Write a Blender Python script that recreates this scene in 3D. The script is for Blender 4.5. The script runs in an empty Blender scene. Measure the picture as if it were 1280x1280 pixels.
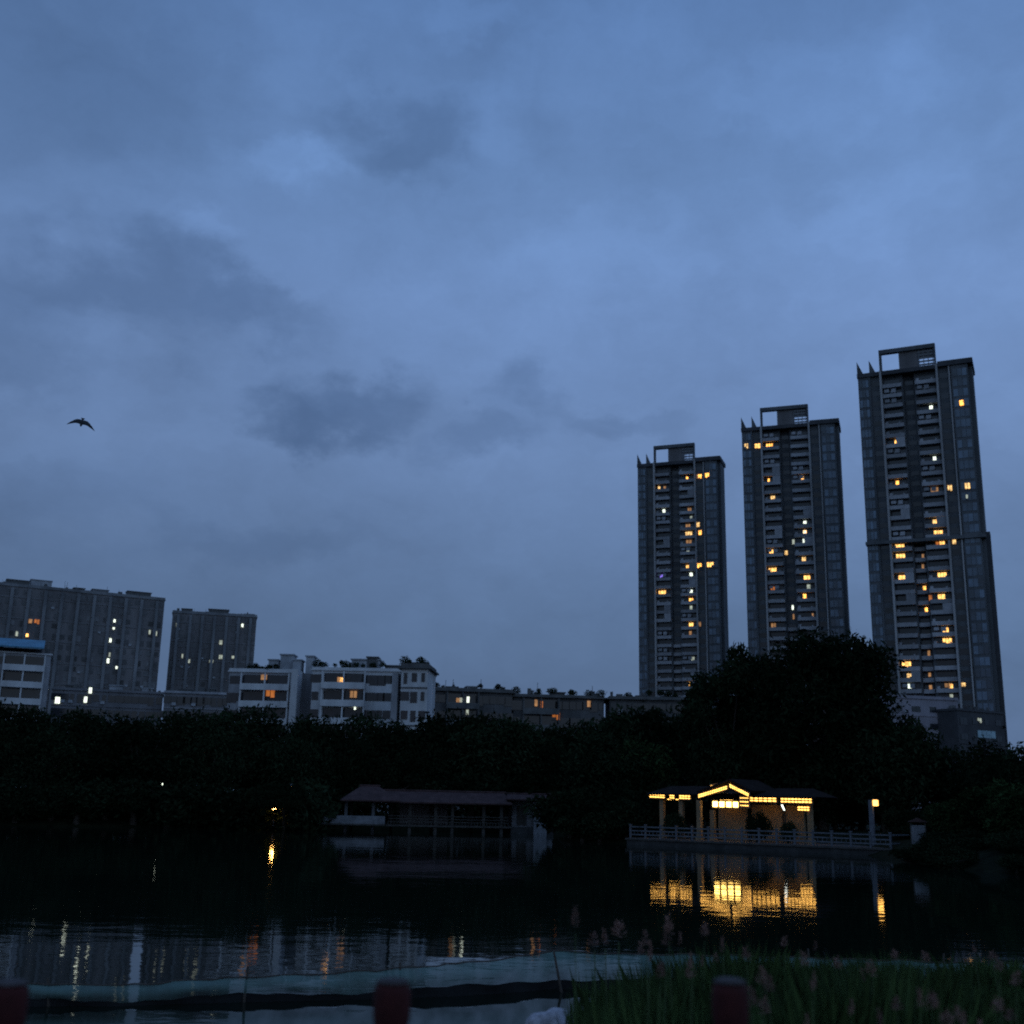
import bpy, math, random
import numpy as np
from mathutils import Vector, Matrix

random.seed(7)
rng = np.random.default_rng(7)
S = bpy.context.scene
COL = S.collection
R = math.radians

# ------------------------------------------------------------------ camera
F = 1450.0                      # focal length in pixels of the 1280 px frame
CZ = 3.2                        # eye height above the water
PITCH, ROLL = R(14.13), R(1.16)
CAM = Vector((0, 0, CZ))
ROT = Matrix.Rotation(math.pi / 2 + PITCH, 3, 'X') @ Matrix.Rotation(ROLL, 3, 'Z')
cam_d = bpy.data.cameras.new('camera')
cam = bpy.data.objects.new('camera', cam_d)
COL.objects.link(cam)
cam.matrix_world = Matrix.Translation(CAM) @ ROT.to_4x4()
cam_d.sensor_width = 36
cam_d.lens = 36 * F / 1280
cam_d.clip_end = 9000
cam_d.clip_start = 0.05
cam_d.dof.use_dof = True
cam_d.dof.focus_distance = 40
cam_d.dof.aperture_fstop = 1.2
S.camera = cam


def ray(px, py):
    return (ROT @ Vector(((px - 640) / F, -(py - 640) / F, -1))).normalized()


def at(px, py, Y):
    d = ray(px, py)
    return CAM + d * (Y / d.y)


def atz(px, py, z):
    d = ray(px, py)
    return CAM + d * ((z - CZ) / d.z)


def proj(p):
    q = ROT.transposed() @ (Vector(p) - CAM)
    return 640 + F * q.x / -q.z, 640 - F * q.y / -q.z


# ------------------------------------------------------------------ helpers
class MB:
    def __init__(s):
        s.v, s.f = [], []

    def box(s, x0, x1, y0, y1, z0, z1):
        b = len(s.v)
        s.v += [(x0, y0, z0), (x1, y0, z0), (x1, y1, z0), (x0, y1, z0),
                (x0, y0, z1), (x1, y0, z1), (x1, y1, z1), (x0, y1, z1)]
        s.f += [(b, b+3, b+2, b+1), (b+4, b+5, b+6, b+7), (b, b+1, b+5, b+4),
                (b+1, b+2, b+6, b+5), (b+2, b+3, b+7, b+6), (b+3, b, b+4, b+7)]
        return s

    def poly(s, *pts):
        b = len(s.v)
        s.v += [tuple(p) for p in pts]
        s.f.append(tuple(range(b, b + len(pts))))
        return s

    def prism(s, pts, ext):
        """closed solid: polygon pts pushed along vector ext"""
        b, n = len(s.v), len(pts)
        e = Vector(ext)
        s.v += [tuple(p) for p in pts] + [tuple(Vector(p) + e) for p in pts]
        s.f += [tuple(range(b, b+n))[::-1], tuple(range(b+n, b+2*n))]
        for i in range(n):
            j = (i + 1) % n
            s.f.append((b+i, b+j, b+n+j, b+n+i))
        return s

    def tube(s, pts, rad, n=8):
        b = len(s.v)
        pts = [Vector(p) for p in pts]
        for i, p in enumerate(pts):
            d = (pts[min(i+1, len(pts)-1)] - pts[max(i-1, 0)]).normalized()
            a = d.orthogonal().normalized() if abs(d.z) > .95 else d.cross(Vector((0, 0, 1))).normalized()
            c = d.cross(a)
            r = rad[i] if hasattr(rad, '__len__') else rad
            for k in range(n):
                t = 2 * math.pi * k / n
                s.v.append(tuple(p + a * (r * math.cos(t)) + c * (r * math.sin(t))))
        for i in range(len(pts) - 1):
            for k in range(n):
                q = b + i * n
                s.f.append((q+k, q+(k+1) % n, q+n+(k+1) % n, q+n+k))
        s.f.append(tuple(range(b, b+n))[::-1])
        s.f.append(tuple(range(b+(len(pts)-1)*n, b+len(pts)*n)))
        return s

    def lathe(s, prof, n=16, c=(0, 0)):
        b = len(s.v)
        for r, z in prof:
            for k in range(n):
                t = 2 * math.pi * k / n
                s.v.append((c[0] + r*math.cos(t), c[1] + r*math.sin(t), z))
        for i in range(len(prof)-1):
            for k in range(n):
                q = b + i*n
                s.f.append((q+k, q+(k+1) % n, q+n+(k+1) % n, q+n+k))
        s.f.append(tuple(range(b, b+n))[::-1])
        s.f.append(tuple(range(b+(len(prof)-1)*n, b+len(prof)*n)))
        return s

    def mesh(s, name, mat):
        me = bpy.data.meshes.new(name)
        me.from_pydata(s.v, [], s.f)
        if mat:
            me.materials.append(mat)
        return me

    def build(s, name, mat, parent=None, bevel=0, smooth=False):
        me = s.mesh(name, mat)
        o = bpy.data.objects.new(name, me)
        COL.objects.link(o)
        o.parent = parent
        if smooth:
            for p in me.polygons:
                p.use_smooth = True
        if bevel:
            m = o.modifiers.new('bevel', 'BEVEL')
            m.width = bevel
            m.segments = 2
        return o


def thing(name, label, cat, loc=(0, 0, 0), rz=0, group=None):
    o = bpy.data.objects.new(name, None)
    COL.objects.link(o)
    o.location = loc
    o.rotation_euler = (0, 0, rz)
    o.empty_display_size = .2
    tag(o, label, cat, group)
    return o


def tag(o, label=None, cat=None, group=None, kind=None):
    if label: o['label'] = label
    if cat: o['category'] = cat
    if group: o['group'] = group
    if kind: o['kind'] = kind
    return o


def part(mesh, name, parent, loc=(0, 0, 0), rz=0):
    o = bpy.data.objects.new(name, mesh)
    COL.objects.link(o)
    o.parent = parent
    o.location = loc
    o.rotation_euler = (0, 0, rz)
    return o


def copy_tree(src, loc, rz, scale, label=None, cat=None, group=None):
    r = src.copy()
    COL.objects.link(r)
    r.location, r.rotation_euler, r.scale = loc, (0, 0, rz), scale
    for k, v in (('label', label), ('category', cat), ('group', group)):
        if v: r[k] = v
        elif k in r and k == 'group': del r[k]
    for ch in list(src.children):
        c = ch.copy()
        COL.objects.link(c)
        c.parent = r
        for g in list(ch.children):
            d = g.copy()
            COL.objects.link(d)
            d.parent = c
    return r


# ------------------------------------------------------------------ materials
def lin(r, g, b):
    f = lambda c: (c/255/12.92) if c/255 <= .04045 else ((c/255+.055)/1.055)**2.4
    return (f(r), f(g), f(b), 1)


def newmat(name):
    m = bpy.data.materials.new(name)
    m.use_nodes = True
    nt = m.node_tree
    return m, nt, nt.nodes, nt.links, nt.nodes['Principled BSDF']


def mat(name, col, rough=.8, var=.25, scale=.6, island=0.0, stretch=(1, 1, 1), spec=.3, bump=0, objrand=0):
    """base colour broken up by noise; island / objrand vary it from piece to piece"""
    m, nt, N, L, p = newmat(name)
    tc = N.new('ShaderNodeTexCoord')
    mp = N.new('ShaderNodeMapping')
    mp.inputs['Scale'].default_value = stretch
    L.new(tc.outputs['Object'], mp.inputs['Vector'])
    nz = N.new('ShaderNodeTexNoise')
    nz.inputs['Scale'].default_value = scale
    nz.inputs['Detail'].default_value = 5
    nz.inputs['Roughness'].default_value = .65
    L.new(mp.outputs[0], nz.inputs['Vector'])
    mr = N.new('ShaderNodeMapRange')
    mr.inputs['From Min'].default_value, mr.inputs['From Max'].default_value = .3, .7
    mr.inputs['To Min'].default_value, mr.inputs['To Max'].default_value = 1-var, 1+var
    L.new(nz.outputs['Fac'], mr.inputs['Value'])
    val = mr.outputs[0]
    for amt, node, out in ((island, 'ShaderNodeNewGeometry', 'Random Per Island'), (objrand, 'ShaderNodeObjectInfo', 'Random')):
        if amt:
            g = N.new(node)
            r2 = N.new('ShaderNodeMapRange')
            r2.inputs['To Min'].default_value, r2.inputs['To Max'].default_value = 1-amt, 1+amt
            L.new(g.outputs[out], r2.inputs['Value'])
            mu = N.new('ShaderNodeMath')
            mu.operation = 'MULTIPLY'
            L.new(val, mu.inputs[0])
            L.new(r2.outputs[0], mu.inputs[1])
            val = mu.outputs[0]
    vm = N.new('ShaderNodeVectorMath')
    vm.operation = 'SCALE'
    vm.inputs[0].default_value = col[:3]
    L.new(val, vm.inputs['Scale'])
    L.new(vm.outputs[0], p.inputs['Base Color'])
    p.inputs['Roughness'].default_value = rough
    p.inputs['Specular IOR Level'].default_value = spec
    if bump:
        b = N.new('ShaderNodeBump')
        b.inputs['Strength'].default_value = bump
        L.new(nz.outputs['Fac'], b.inputs['Height'])
        L.new(b.outputs[0], p.inputs['Normal'])
    return m


def emit(name, col, strength, var=.35, scale=1.2, sample=False):
    """a lit window or lamp: uneven glow, as curtains and furniture break it up"""
    m, nt, N, L, p = newmat(name)
    p.inputs['Base Color'].default_value = (.05, .04, .03, 1)
    tc = N.new('ShaderNodeTexCoord')
    nz = N.new('ShaderNodeTexNoise')
    nz.inputs['Scale'].default_value = scale
    L.new(tc.outputs['Object'], nz.inputs['Vector'])
    mr = N.new('ShaderNodeMapRange')
    mr.inputs['From Min'].default_value, mr.inputs['From Max'].default_value = .3, .7
    mr.inputs['To Min'].default_value, mr.inputs['To Max'].default_value = strength*(1-var), strength*(1+var)
    L.new(nz.outputs['Fac'], mr.inputs['Value'])
    p.inputs['Emission Color'].default_value = (*col[:3], 1)
    L.new(mr.outputs[0], p.inputs['Emission Strength'])
    if not sample:
        m.cycles.emission_sampling = 'NONE'
    return m


M = {}
M['pale'] = mat('pale_concrete', (.34, .33, .33), .85, .3, .15, stretch=(1, 1, .3))
M['balcony'] = mat('balcony_concrete', (.3, .296, .31), .85, .25, .5, objrand=.25)
M['tower'] = mat('tower_render', (.1, .105, .112), .85, .35, .2, stretch=(1, 1, .25))
M['dark'] = mat('dark_render', (.06, .06, .065), .85, .3, .2)
M['glass'] = mat('window_glass', (.02, .023, .028), .12, .4, .3, island=.7, spec=.5)
M['slabglass'] = mat('hazed_window_glass', (.1, .1, .105), .4, .4, .3, island=.7)  # lighter panes: haze over the distant slabs put into their colour
M['bluglass'] = mat('blue_glass', (.075, .11, .15), .2, .4, .25, island=.55, spec=.6)
M['slab'] = mat('weathered_render', (.16, .15, .152), .9, .45, .12, stretch=(1, 1, .3))
M['slabrib'] = mat('greyblue_render', (.18, .182, .19), .9, .45, .2, stretch=(1, 1, .3))
M['white'] = mat('white_render', (.5, .5, .51), .85, .25, .25, stretch=(1, 1, .35))
M['whiteold'] = mat('stained_white_render', (.31, .31, .33), .9, .4, .25, stretch=(1, 1, .3))
M['grey'] = mat('grey_render', (.17, .165, .175), .9, .35, .2, stretch=(1, 1, .3))
M['greydark'] = mat('grimy_grey_render', (.09, .088, .09), .9, .45, .25, stretch=(1, 1, .3))
M['purple'] = mat('greyish_tile', (.26, .24, .27), .9, .25, .2)
M['teal'] = mat('teal_sheet_roof', (.06, .2, .3), .5, .25, .4)
M['roofdark'] = mat('roof_clutter', (.1, .1, .1), .9, .4, .5)
M['tank'] = mat('roof_plaster', (.3, .31, .33), .8, .3, .4)
M['warm'] = emit('warm_window', (1, .5, .13), 2.1, .6, 1.6)
M['warm_b'] = emit('soft_yellow_window', (1, .6, .22), 1.2, .6, 1.6)
M['warm_c'] = emit('deep_amber_window', (1, .42, .08), 2.6, .7, 2.2)
M['warmdim'] = emit('dim_warm_window', (1, .5, .2), .32)
M['orange'] = emit('orange_window', (1, .3, .06), .4)
M['cool'] = emit('white_window', (.85, .95, .8), 1.7)
M['cooldim'] = emit('dim_white_window', (.8, .9, .75), .45)
M['violet'] = emit('violet_window', (.3, .2, 1), 1.0)
M['leaf'] = mat('leaf', (.013, .021, .011), .85, .35, .35, island=.25, objrand=.45, spec=0)
M['leafgreen'] = mat('bright_leaf', (.02, .036, .014), .85, .35, .35, island=.25, objrand=.35, spec=0)
M['bark'] = mat('bark', (.05, .04, .032), .95, .4, 2)
M['tile'] = mat('red_roof_tile', (.058, .034, .033), .85, .35, 1.2, island=.2, spec=.15)
M['tiledark'] = mat('shaded_roof_tile', (.018, .013, .012), .95, .35, 1.2, spec=.1)  # roof tile blackened: shade under the big tree put into its colour
M['timber'] = mat('weathered_timber', (.06, .056, .052), .9, .35, 1.5)
M['rail'] = mat('white_painted_rail', (.1, .108, .125), .7, .4, 1.5)
M['railpale'] = mat('white_painted_board', (.15, .155, .17), .7, .4, 1.5)
M['stone'] = mat('stone_base', (.04, .04, .04), .95, .4, 1.2, bump=.2)
M['plaster'] = mat('ochre_plaster', (.24, .165, .095), .9, .3, .8)
M['post'] = mat('red_painted_concrete', (.05, .0085, .008), .85, .35, 9, bump=.15)
M['cap'] = mat('weathered_cap', (.07, .058, .058), .9, .4, 12, bump=.2)
M['bird'] = mat('bird_feathers', (.02, .02, .02), .8, .2, 5)
M['rock'] = mat('pale_rock', (.36, .34, .36), .9, .35, 4, bump=.3)
M['bamboo'] = mat('old_bamboo', (.07, .055, .045), .9, .3, 4)
M['plume'] = mat('reed_plume', (.26, .14, .11), .9, .3, 6, objrand=.3)
M['stem'] = mat('reed_stem', (.07, .1, .04), .8, .3, 4)
M['lamp'] = emit('lantern_glow', (1, .5, .1), 4.2, .3, 1.5, True)
M['lampbig'] = emit('signboard_glow', (1, .6, .14), 11.0, .25, .9, True)
M['lampwhite'] = emit('tube_glow', (.95, 1, .9), 3.0, .1, 1, True)
M['street'] = emit('street_lamp_glow', (1, .5, .12), 45.0, .1, 1, True)
M['streetdim'] = emit('dim_lamp_glow', (1, .5, .14), 2.5, .5, 6)
M['streetwhite'] = emit('white_lamp_glow', (.9, 1, .8), 2.0, .1, 1)
M['metal'] = mat('grey_metal', (.2, .2, .21), .5, .2, 2)

# ------------------------------------------------------------------ world
W = bpy.data.worlds.new('World')
S.world = W
W.use_nodes = True
nt = W.node_tree
N, L = nt.nodes, nt.links
bg = N['Background']


def nd(t, **k):
    n = N.new(t)
    for a, b in k.items():
        setattr(n, a, b)
    return n


def math2(op, a, b=None, c=None):
    n = nd('ShaderNodeMath', operation=op)
    for i, q in enumerate((a, b, c)):
        if q is None: continue
        if isinstance(q, (int, float)): n.inputs[i].default_value = q
        else: L.new(q, n.inputs[i])
    return n.outputs[0]


tc = nd('ShaderNodeTexCoord')
sep = nd('ShaderNodeSeparateXYZ')
L.new(tc.outputs['Generated'], sep.inputs[0])
az = math2('ARCTAN2', sep.outputs[0], sep.outputs[1])
el = math2('ARCSINE', sep.outputs[2])
ae = nd('ShaderNodeCombineXYZ')
L.new(az, ae.inputs[0]); L.new(el, ae.inputs[1])


def noise(scale, detail, rough, stretch=(1, 1.5, 1), off=(0, 0, 0), src=None):
    mp = nd('ShaderNodeMapping')
    mp.inputs['Scale'].default_value = stretch
    mp.inputs['Location'].default_value = off
    L.new(src or ae.outputs[0], mp.inputs['Vector'])
    nz = nd('ShaderNodeTexNoise')
    nz.inputs['Scale'].default_value = scale
    nz.inputs['Detail'].default_value = detail
    nz.inputs['Roughness'].default_value = rough
    L.new(mp.outputs[0], nz.inputs['Vector'])
    return nz


# warp the (azimuth, elevation) plane so that the clouds get ragged edges
wz = noise(9, 6, .6)
wsub = nd('ShaderNodeVectorMath', operation='SUBTRACT')
L.new(wz.outputs['Color'], wsub.inputs[0])
wsub.inputs[1].default_value = (.5, .5, .5)
wsc = nd('ShaderNodeVectorMath', operation='SCALE')
L.new(wsub.outputs[0], wsc.inputs[0])
wsc.inputs['Scale'].default_value = .16
wad = nd('ShaderNodeVectorMath', operation='ADD')
L.new(ae.outputs[0], wad.inputs[0]); L.new(wsc.outputs[0], wad.inputs[1])
warped = wad.outputs[0]


def blob(px, py, rx, ry, amt, hard=.25):
    d = ray(px, py)
    a, e = math.atan2(d.x, d.y), math.asin(d.z)
    sx, sy = F / rx, F / ry
    mp = nd('ShaderNodeMapping')
    mp.inputs['Scale'].default_value = (sx, sy, 0)
    mp.inputs['Location'].default_value = (-a*sx, -e*sy, 0)
    L.new(warped, mp.inputs['Vector'])
    ln = nd('ShaderNodeVectorMath', operation='LENGTH')
    L.new(mp.outputs[0], ln.inputs[0])
    mr = nd('ShaderNodeMapRange', interpolation_type='SMOOTHSTEP')
    mr.inputs['From Min'].default_value, mr.inputs['From Max'].default_value = 1.25, hard
    mr.inputs['To Min'].default_value, mr.inputs['To Max'].default_value = 0, amt
    L.new(ln.outputs['Value'], mr.inputs['Value'])
    return mr.outputs[0]


def total(bl):
    s = bl[0]
    for b in bl[1:]:
        s = math2('ADD', s, b)
    return s


dark = total([blob(425, 500, 115, 52, .72, .3), blob(360, 515, 70, 34, .3), blob(505, 180, 125, 62, .5), blob(200, 365, 150, 75, .55),
              blob(655, 485, 52, 48, .45, .2), blob(600, 555, 85, 38, .45), blob(745, 525, 80, 26, .3), blob(110, 110, 230, 130, .42),
              blob(20, 390, 110, 90, .45), blob(340, 660, 150, 38, .3), blob(330, 395, 90, 40, .3), blob(60, 620, 200, 60, .2),
              blob(820, 520, 60, 18, .2)])
light = total([blob(345, 220, 70, 32, .6), blob(275, 300, 40, 26, .4), blob(1040, 100, 220, 70, .5), blob(640, 390, 260, 130, .35),
               blob(620, 160, 60, 80, .4), blob(900, 330, 260, 110, .3), blob(575, 10, 70, 30, .4), blob(1150, 250, 110, 60, .3)])

# clear-sky part: the Nishita sky after sunset, cloud deck mixed over it
sky = nd('ShaderNodeTexSky', sky_type='NISHITA')
sky.sun_disc = False
sky.sun_elevation = R(1.0)
sky.sun_rotation = R(200)
skys = nd('ShaderNodeVectorMath', operation='SCALE')
L.new(sky.outputs[0], skys.inputs[0])
skys.inputs['Scale'].default_value = .05

ramp = nd('ShaderNodeValToRGB')
elr = nd('ShaderNodeMapRange')
elr.inputs['From Min'].default_value, elr.inputs['From Max'].default_value = R(-2), R(60)
L.new(el, elr.inputs['Value'])
L.new(elr.outputs[0], ramp.inputs[0])
cr = ramp.color_ramp
cr.elements[0].position, cr.elements[0].color = .03, lin(90, 114, 150)
cr.elements[1].position, cr.elements[1].color = 1, lin(84, 116, 172)
for pos, c in ((.16, (94, 121, 160)), (.30, (113, 143, 190)), (.42, (117, 150, 202)), (.52, (109, 144, 196)), (.65, (98, 134, 188))):
    e = cr.elements.new(pos)
    e.color = lin(*c)
# darker to the left, lighter to the right
azr = nd('ShaderNodeMapRange')
azr.inputs['From Min'].default_value, azr.inputs['From Max'].default_value = R(-28), R(20)
azr.inputs['To Min'].default_value, azr.inputs['To Max'].default_value = .79, .96
L.new(az, azr.inputs['Value'])
n1 = noise(5, 8, .58, (1, 1.6, 1), (3.1, 1.7, 0), warped)
n2 = noise(16, 6, .6, (1, 1.5, 1), (.4, 7.7, 0))
nz = math2('ADD', math2('MULTIPLY', math2('SUBTRACT', n1.outputs['Fac'], .5), .55),
           math2('MULTIPLY', math2('SUBTRACT', n2.outputs['Fac'], .5), .16))
gain = math2('MULTIPLY', azr.outputs[0], math2('ADD', 1.0, nz))
gain = math2('MULTIPLY', gain, math2('SUBTRACT', 1.0, math2('MULTIPLY', dark, .38)))
gain = math2('MULTIPLY', gain, math2('ADD', 1.0, math2('MULTIPLY', light, .24)))
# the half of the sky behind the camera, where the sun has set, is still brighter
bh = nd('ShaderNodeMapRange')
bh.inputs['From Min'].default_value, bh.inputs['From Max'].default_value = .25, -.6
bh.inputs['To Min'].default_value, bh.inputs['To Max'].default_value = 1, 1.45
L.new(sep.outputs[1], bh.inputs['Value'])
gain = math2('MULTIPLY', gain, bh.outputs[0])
cl = nd('ShaderNodeVectorMath', operation='SCALE')
L.new(ramp.outputs[0], cl.inputs[0]); L.new(gain, cl.inputs['Scale'])
# thick cloud is greyer
gr = nd('ShaderNodeMix', data_type='RGBA')
L.new(math2('MINIMUM', math2('MULTIPLY', dark, .35), .3), gr.inputs['Factor'])
L.new(cl.outputs[0], gr.inputs['A'])
gr.inputs['B'].default_value = lin(77, 111, 162)
mx = nd('ShaderNodeMix', data_type='RGBA')
mx.inputs['Factor'].default_value = .93
L.new(skys.outputs[0], mx.inputs['A'])
L.new(gr.outputs['Result'], mx.inputs['B'])
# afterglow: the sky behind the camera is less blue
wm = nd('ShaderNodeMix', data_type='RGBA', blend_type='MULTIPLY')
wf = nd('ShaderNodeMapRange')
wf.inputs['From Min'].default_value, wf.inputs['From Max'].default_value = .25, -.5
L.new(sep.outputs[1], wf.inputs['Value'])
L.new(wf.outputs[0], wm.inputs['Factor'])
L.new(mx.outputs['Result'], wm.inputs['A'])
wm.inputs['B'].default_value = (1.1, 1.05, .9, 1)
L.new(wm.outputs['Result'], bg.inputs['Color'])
bg.inputs['Strength'].default_value = 1.0

sun_d = bpy.data.lights.new('sun', 'SUN')
sun_d.energy = .02
sun_d.angle = R(30)
sun_d.color = (1, .9, .8)
sun = bpy.data.objects.new('sun', sun_d)
COL.objects.link(sun)
sun.rotation_euler = (R(80), 0, R(20))
sun.location = (0, -10, 60)

# ------------------------------------------------------------------ ground and water
LAKE = [(-260, 11), (-60, 9), (0.1, 9), (.35, 12), (1.4, 15.4), (5, 16.4), (10, 16.5), (16, 17.5), (24, 19), (45, 26), (60, 36), (46, 50),
        (31, 58), (26, 70), (26.5, 86), (26, 97), (12, 106), (7, 110), (4, 113), (6, 124), (7, 139), (-22, 142), (-30, 133), (-45, 127), (-80, 121), (-150, 117), (-260, 112)]
LP = np.array(LAKE, float)


def lake_sd(x, y):
    """signed distance to the shoreline, positive on land"""
    x, y = np.asarray(x, float), np.asarray(y, float)
    dmin = np.full(x.shape, 1e9)
    inside = np.zeros(x.shape, bool)
    n = len(LP)
    for i in range(n):
        ax, ay = LP[i]; bx, by = LP[(i+1) % n]
        ex, ey = bx-ax, by-ay
        t = np.clip(((x-ax)*ex + (y-ay)*ey) / (ex*ex+ey*ey), 0, 1)
        dmin = np.minimum(dmin, np.hypot(x-ax-t*ex, y-ay-t*ey))
        c = ((ay > y) != (by > y)) & (x < (bx-ax)*(y-ay)/(by-ay+1e-12)+ax)
        inside ^= c
    return np.where(inside, -dmin, dmin)


def ground_z(x, y):
    s = lake_sd(x, y)
    t = np.clip((s + 1.5) / 9, 0, 1)
    z = -1.2 + 2.6 * (1 - (1-t)**2.2)
    w = .08*np.sin(np.asarray(x)*.9+1)*np.sin(np.asarray(y)*.7) + .05*np.sin(np.asarray(x)*2.3)*np.cos(np.asarray(y)*1.9)
    return z + w * np.clip(s, 0, 1)


def axis(a, b, step, far, side):
    core = list(np.arange(a, b + step/2, step))
    out, d, p = [], step*2, b
    while p < far:
        p += d; d *= 1.5
        out.append(p)
    if not side: return core + out
    neg, d, p = [], step*2, a
    while p > -far:
        p -= d; d *= 1.5
        neg.append(p)
    return neg[::-1] + core + out


gx = np.array(axis(-90, 60, 1.0, 5000, True))
gy = np.array(axis(-6, 150, .9, 6000, True))
XX, YY = np.meshgrid(gx, gy)
ZZ = ground_z(XX, YY)
nx, ny = len(gx), len(gy)
me = bpy.data.meshes.new('ground')
idx = np.arange(nx*ny).reshape(ny, nx)
fc = np.stack([idx[:-1, :-1], idx[:-1, 1:], idx[1:, 1:], idx[1:, :-1]], -1).reshape(-1, 4)
me.from_pydata(np.stack([XX, YY, ZZ], -1).reshape(-1, 3).tolist(), [], fc.tolist())
for p in me.polygons: p.use_smooth = True
me.materials.append(mat('shore_soil_and_turf', (.013, .016, .009), .95, .5, .8, bump=.3, spec=.03))
ground = bpy.data.objects.new('ground', me)
COL.objects.link(ground)
tag(ground, kind='structure')

m, nt, N, L, p = newmat('lake_water')
p.inputs['Base Color'].default_value = (.005, .010, .007, 1)
p.inputs['Roughness'].default_value = .034
p.inputs['IOR'].default_value = 1.33
tcw = N.new('ShaderNodeTexCoord')


def wnoise(sc, st, detail=3):
    mp = N.new('ShaderNodeMapping')
    mp.inputs['Scale'].default_value = st
    L.new(tcw.outputs['Object'], mp.inputs['Vector'])
    q = N.new('ShaderNodeTexNoise')
    q.inputs['Scale'].default_value = sc
    q.inputs['Detail'].default_value = detail
    L.new(mp.outputs[0], q.inputs['Vector'])
    return q.outputs['Fac']


b1 = N.new('ShaderNodeBump')
b1.inputs['Strength'].default_value = 1
b1.inputs['Distance'].default_value = .0048
L.new(wnoise(1.1, (1, 1.3, 1)), b1.inputs['Height'])
b2 = N.new('ShaderNodeBump')
b2.inputs['Strength'].default_value = 1
b2.inputs['Distance'].default_value = .011
L.new(wnoise(.22, (1, 1.6, 1), 2), b2.inputs['Height'])
L.new(b1.outputs[0], b2.inputs['Normal'])
L.new(b2.outputs[0], p.inputs['Normal'])
water = MB().poly((-400, 2, 0), (100, 2, 0), (100, 160, 0), (-400, 160, 0)).build('water', m)
tag(water, kind='structure')


# ------------------------------------------------------------------ buildings
class Block:
    """local frame of a building: x along its front, y into it, z up, set out from the two top corners of the front"""
    def __init__(s, l, r, ztop, zbase=1.2, yaw=None):
        a, b = atz(*l, ztop), atz(*r, ztop)
        if yaw is not None:
            lo, hi = 1.0, 300.0
            for _ in range(50):
                w_ = (lo+hi)/2
                b = a + Vector((math.cos(yaw), math.sin(yaw), 0))*w_
                if proj(b)[0] < r[0]: lo = w_
                else: hi = w_
        s.o = Vector((a.x, a.y, zbase))
        d = Vector((b.x-a.x, b.y-a.y))
        s.W = d.length
        s.u = Vector((d.x, d.y, 0)).normalized()
        s.n = Vector((-s.u.y, s.u.x, 0))
        s.rz = math.atan2(s.u.y, s.u.x)
        s.H = ztop - zbase

    def loc(s, px, py, d=0):
        """pixel -> local (x, z) on the plane y = d"""
        r = ray(px, py)
        t = (s.o + s.n*d - CAM).dot(s.n) / r.dot(s.n)
        p = CAM + r*t - s.o
        return p.dot(s.u), p.z


def window_parts(parent, wins, mat_, cap=85, name='window'):
    """wins: list of (x0,x1,y,z0,z1); the first cap ones are parts of their own, the rest one part"""
    cache = {}
    for x0, x1, y, z0, z1 in wins[:cap]:
        k = (round(x1-x0, 2), round(z1-z0, 2))
        if k not in cache:
            mb = MB().box(-k[0]/2, k[0]/2, -.05, .02, 0, k[1])
            t = .05
            for a in ((-k[0]/2, -k[0]/2+t), (-t/2, t/2), (k[0]/2-t, k[0]/2)):
                mb.box(*a, -.09, -.051, .01, k[1]-.01)
            cache[k] = mb.mesh(name, mat_)
        part(cache[k], name, parent, ((x0+x1)/2, y, z0))
    if wins[cap:]:
        mb = MB()
        for x0, x1, y, z0, z1 in wins[cap:]:
            mb.box(x0, x1, y-.05, y+.02, z0, z1)
        tag(mb.build(name, mat_, parent), kind='stuff')


def lit_windows(blk, parent, lits, d, fh, win_z, win_h, snap=True, name='lit_window', depth_of=None, wk=1.0):
    rd = random.Random(len(lits))
    for px, py, w, mk in lits:
        w *= wk
        x, z = blk.loc(px, py, d)
        dd = d
        if depth_of:
            dd = depth_of(x/blk.W)
            x, z = blk.loc(px, py, dd)
        if snap:
            k = round((z - win_z - win_h*.62) / fh)
            z0 = k*fh + win_z
        else:
            z0 = z - win_h/2
        mb = MB()
        n = max(1, round(w/.85))
        top = z0 + win_h*rd.uniform(.8, 1)
        for i in range(n):
            a = x - w/2 + w*i/n
            lo = z0 if rd.random() < .7 else z0 + win_h*rd.uniform(.15, .4)
            mb.box(a+.07, a+w/n-.07, dd-.16, dd-.1, lo, top)
        if mk == 'warm': mk = rd.choice(('warm', 'warm', 'warm_b', 'warm_c'))
        o = mb.build(name, M[mk], parent)
        fr = MB().box(x-w/2-.05, x+w/2+.05, dd-.2, dd-.161, z0-.1, z0-.02)
        fr.build('frame', M['dark'], o)


FH = 3.05


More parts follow.
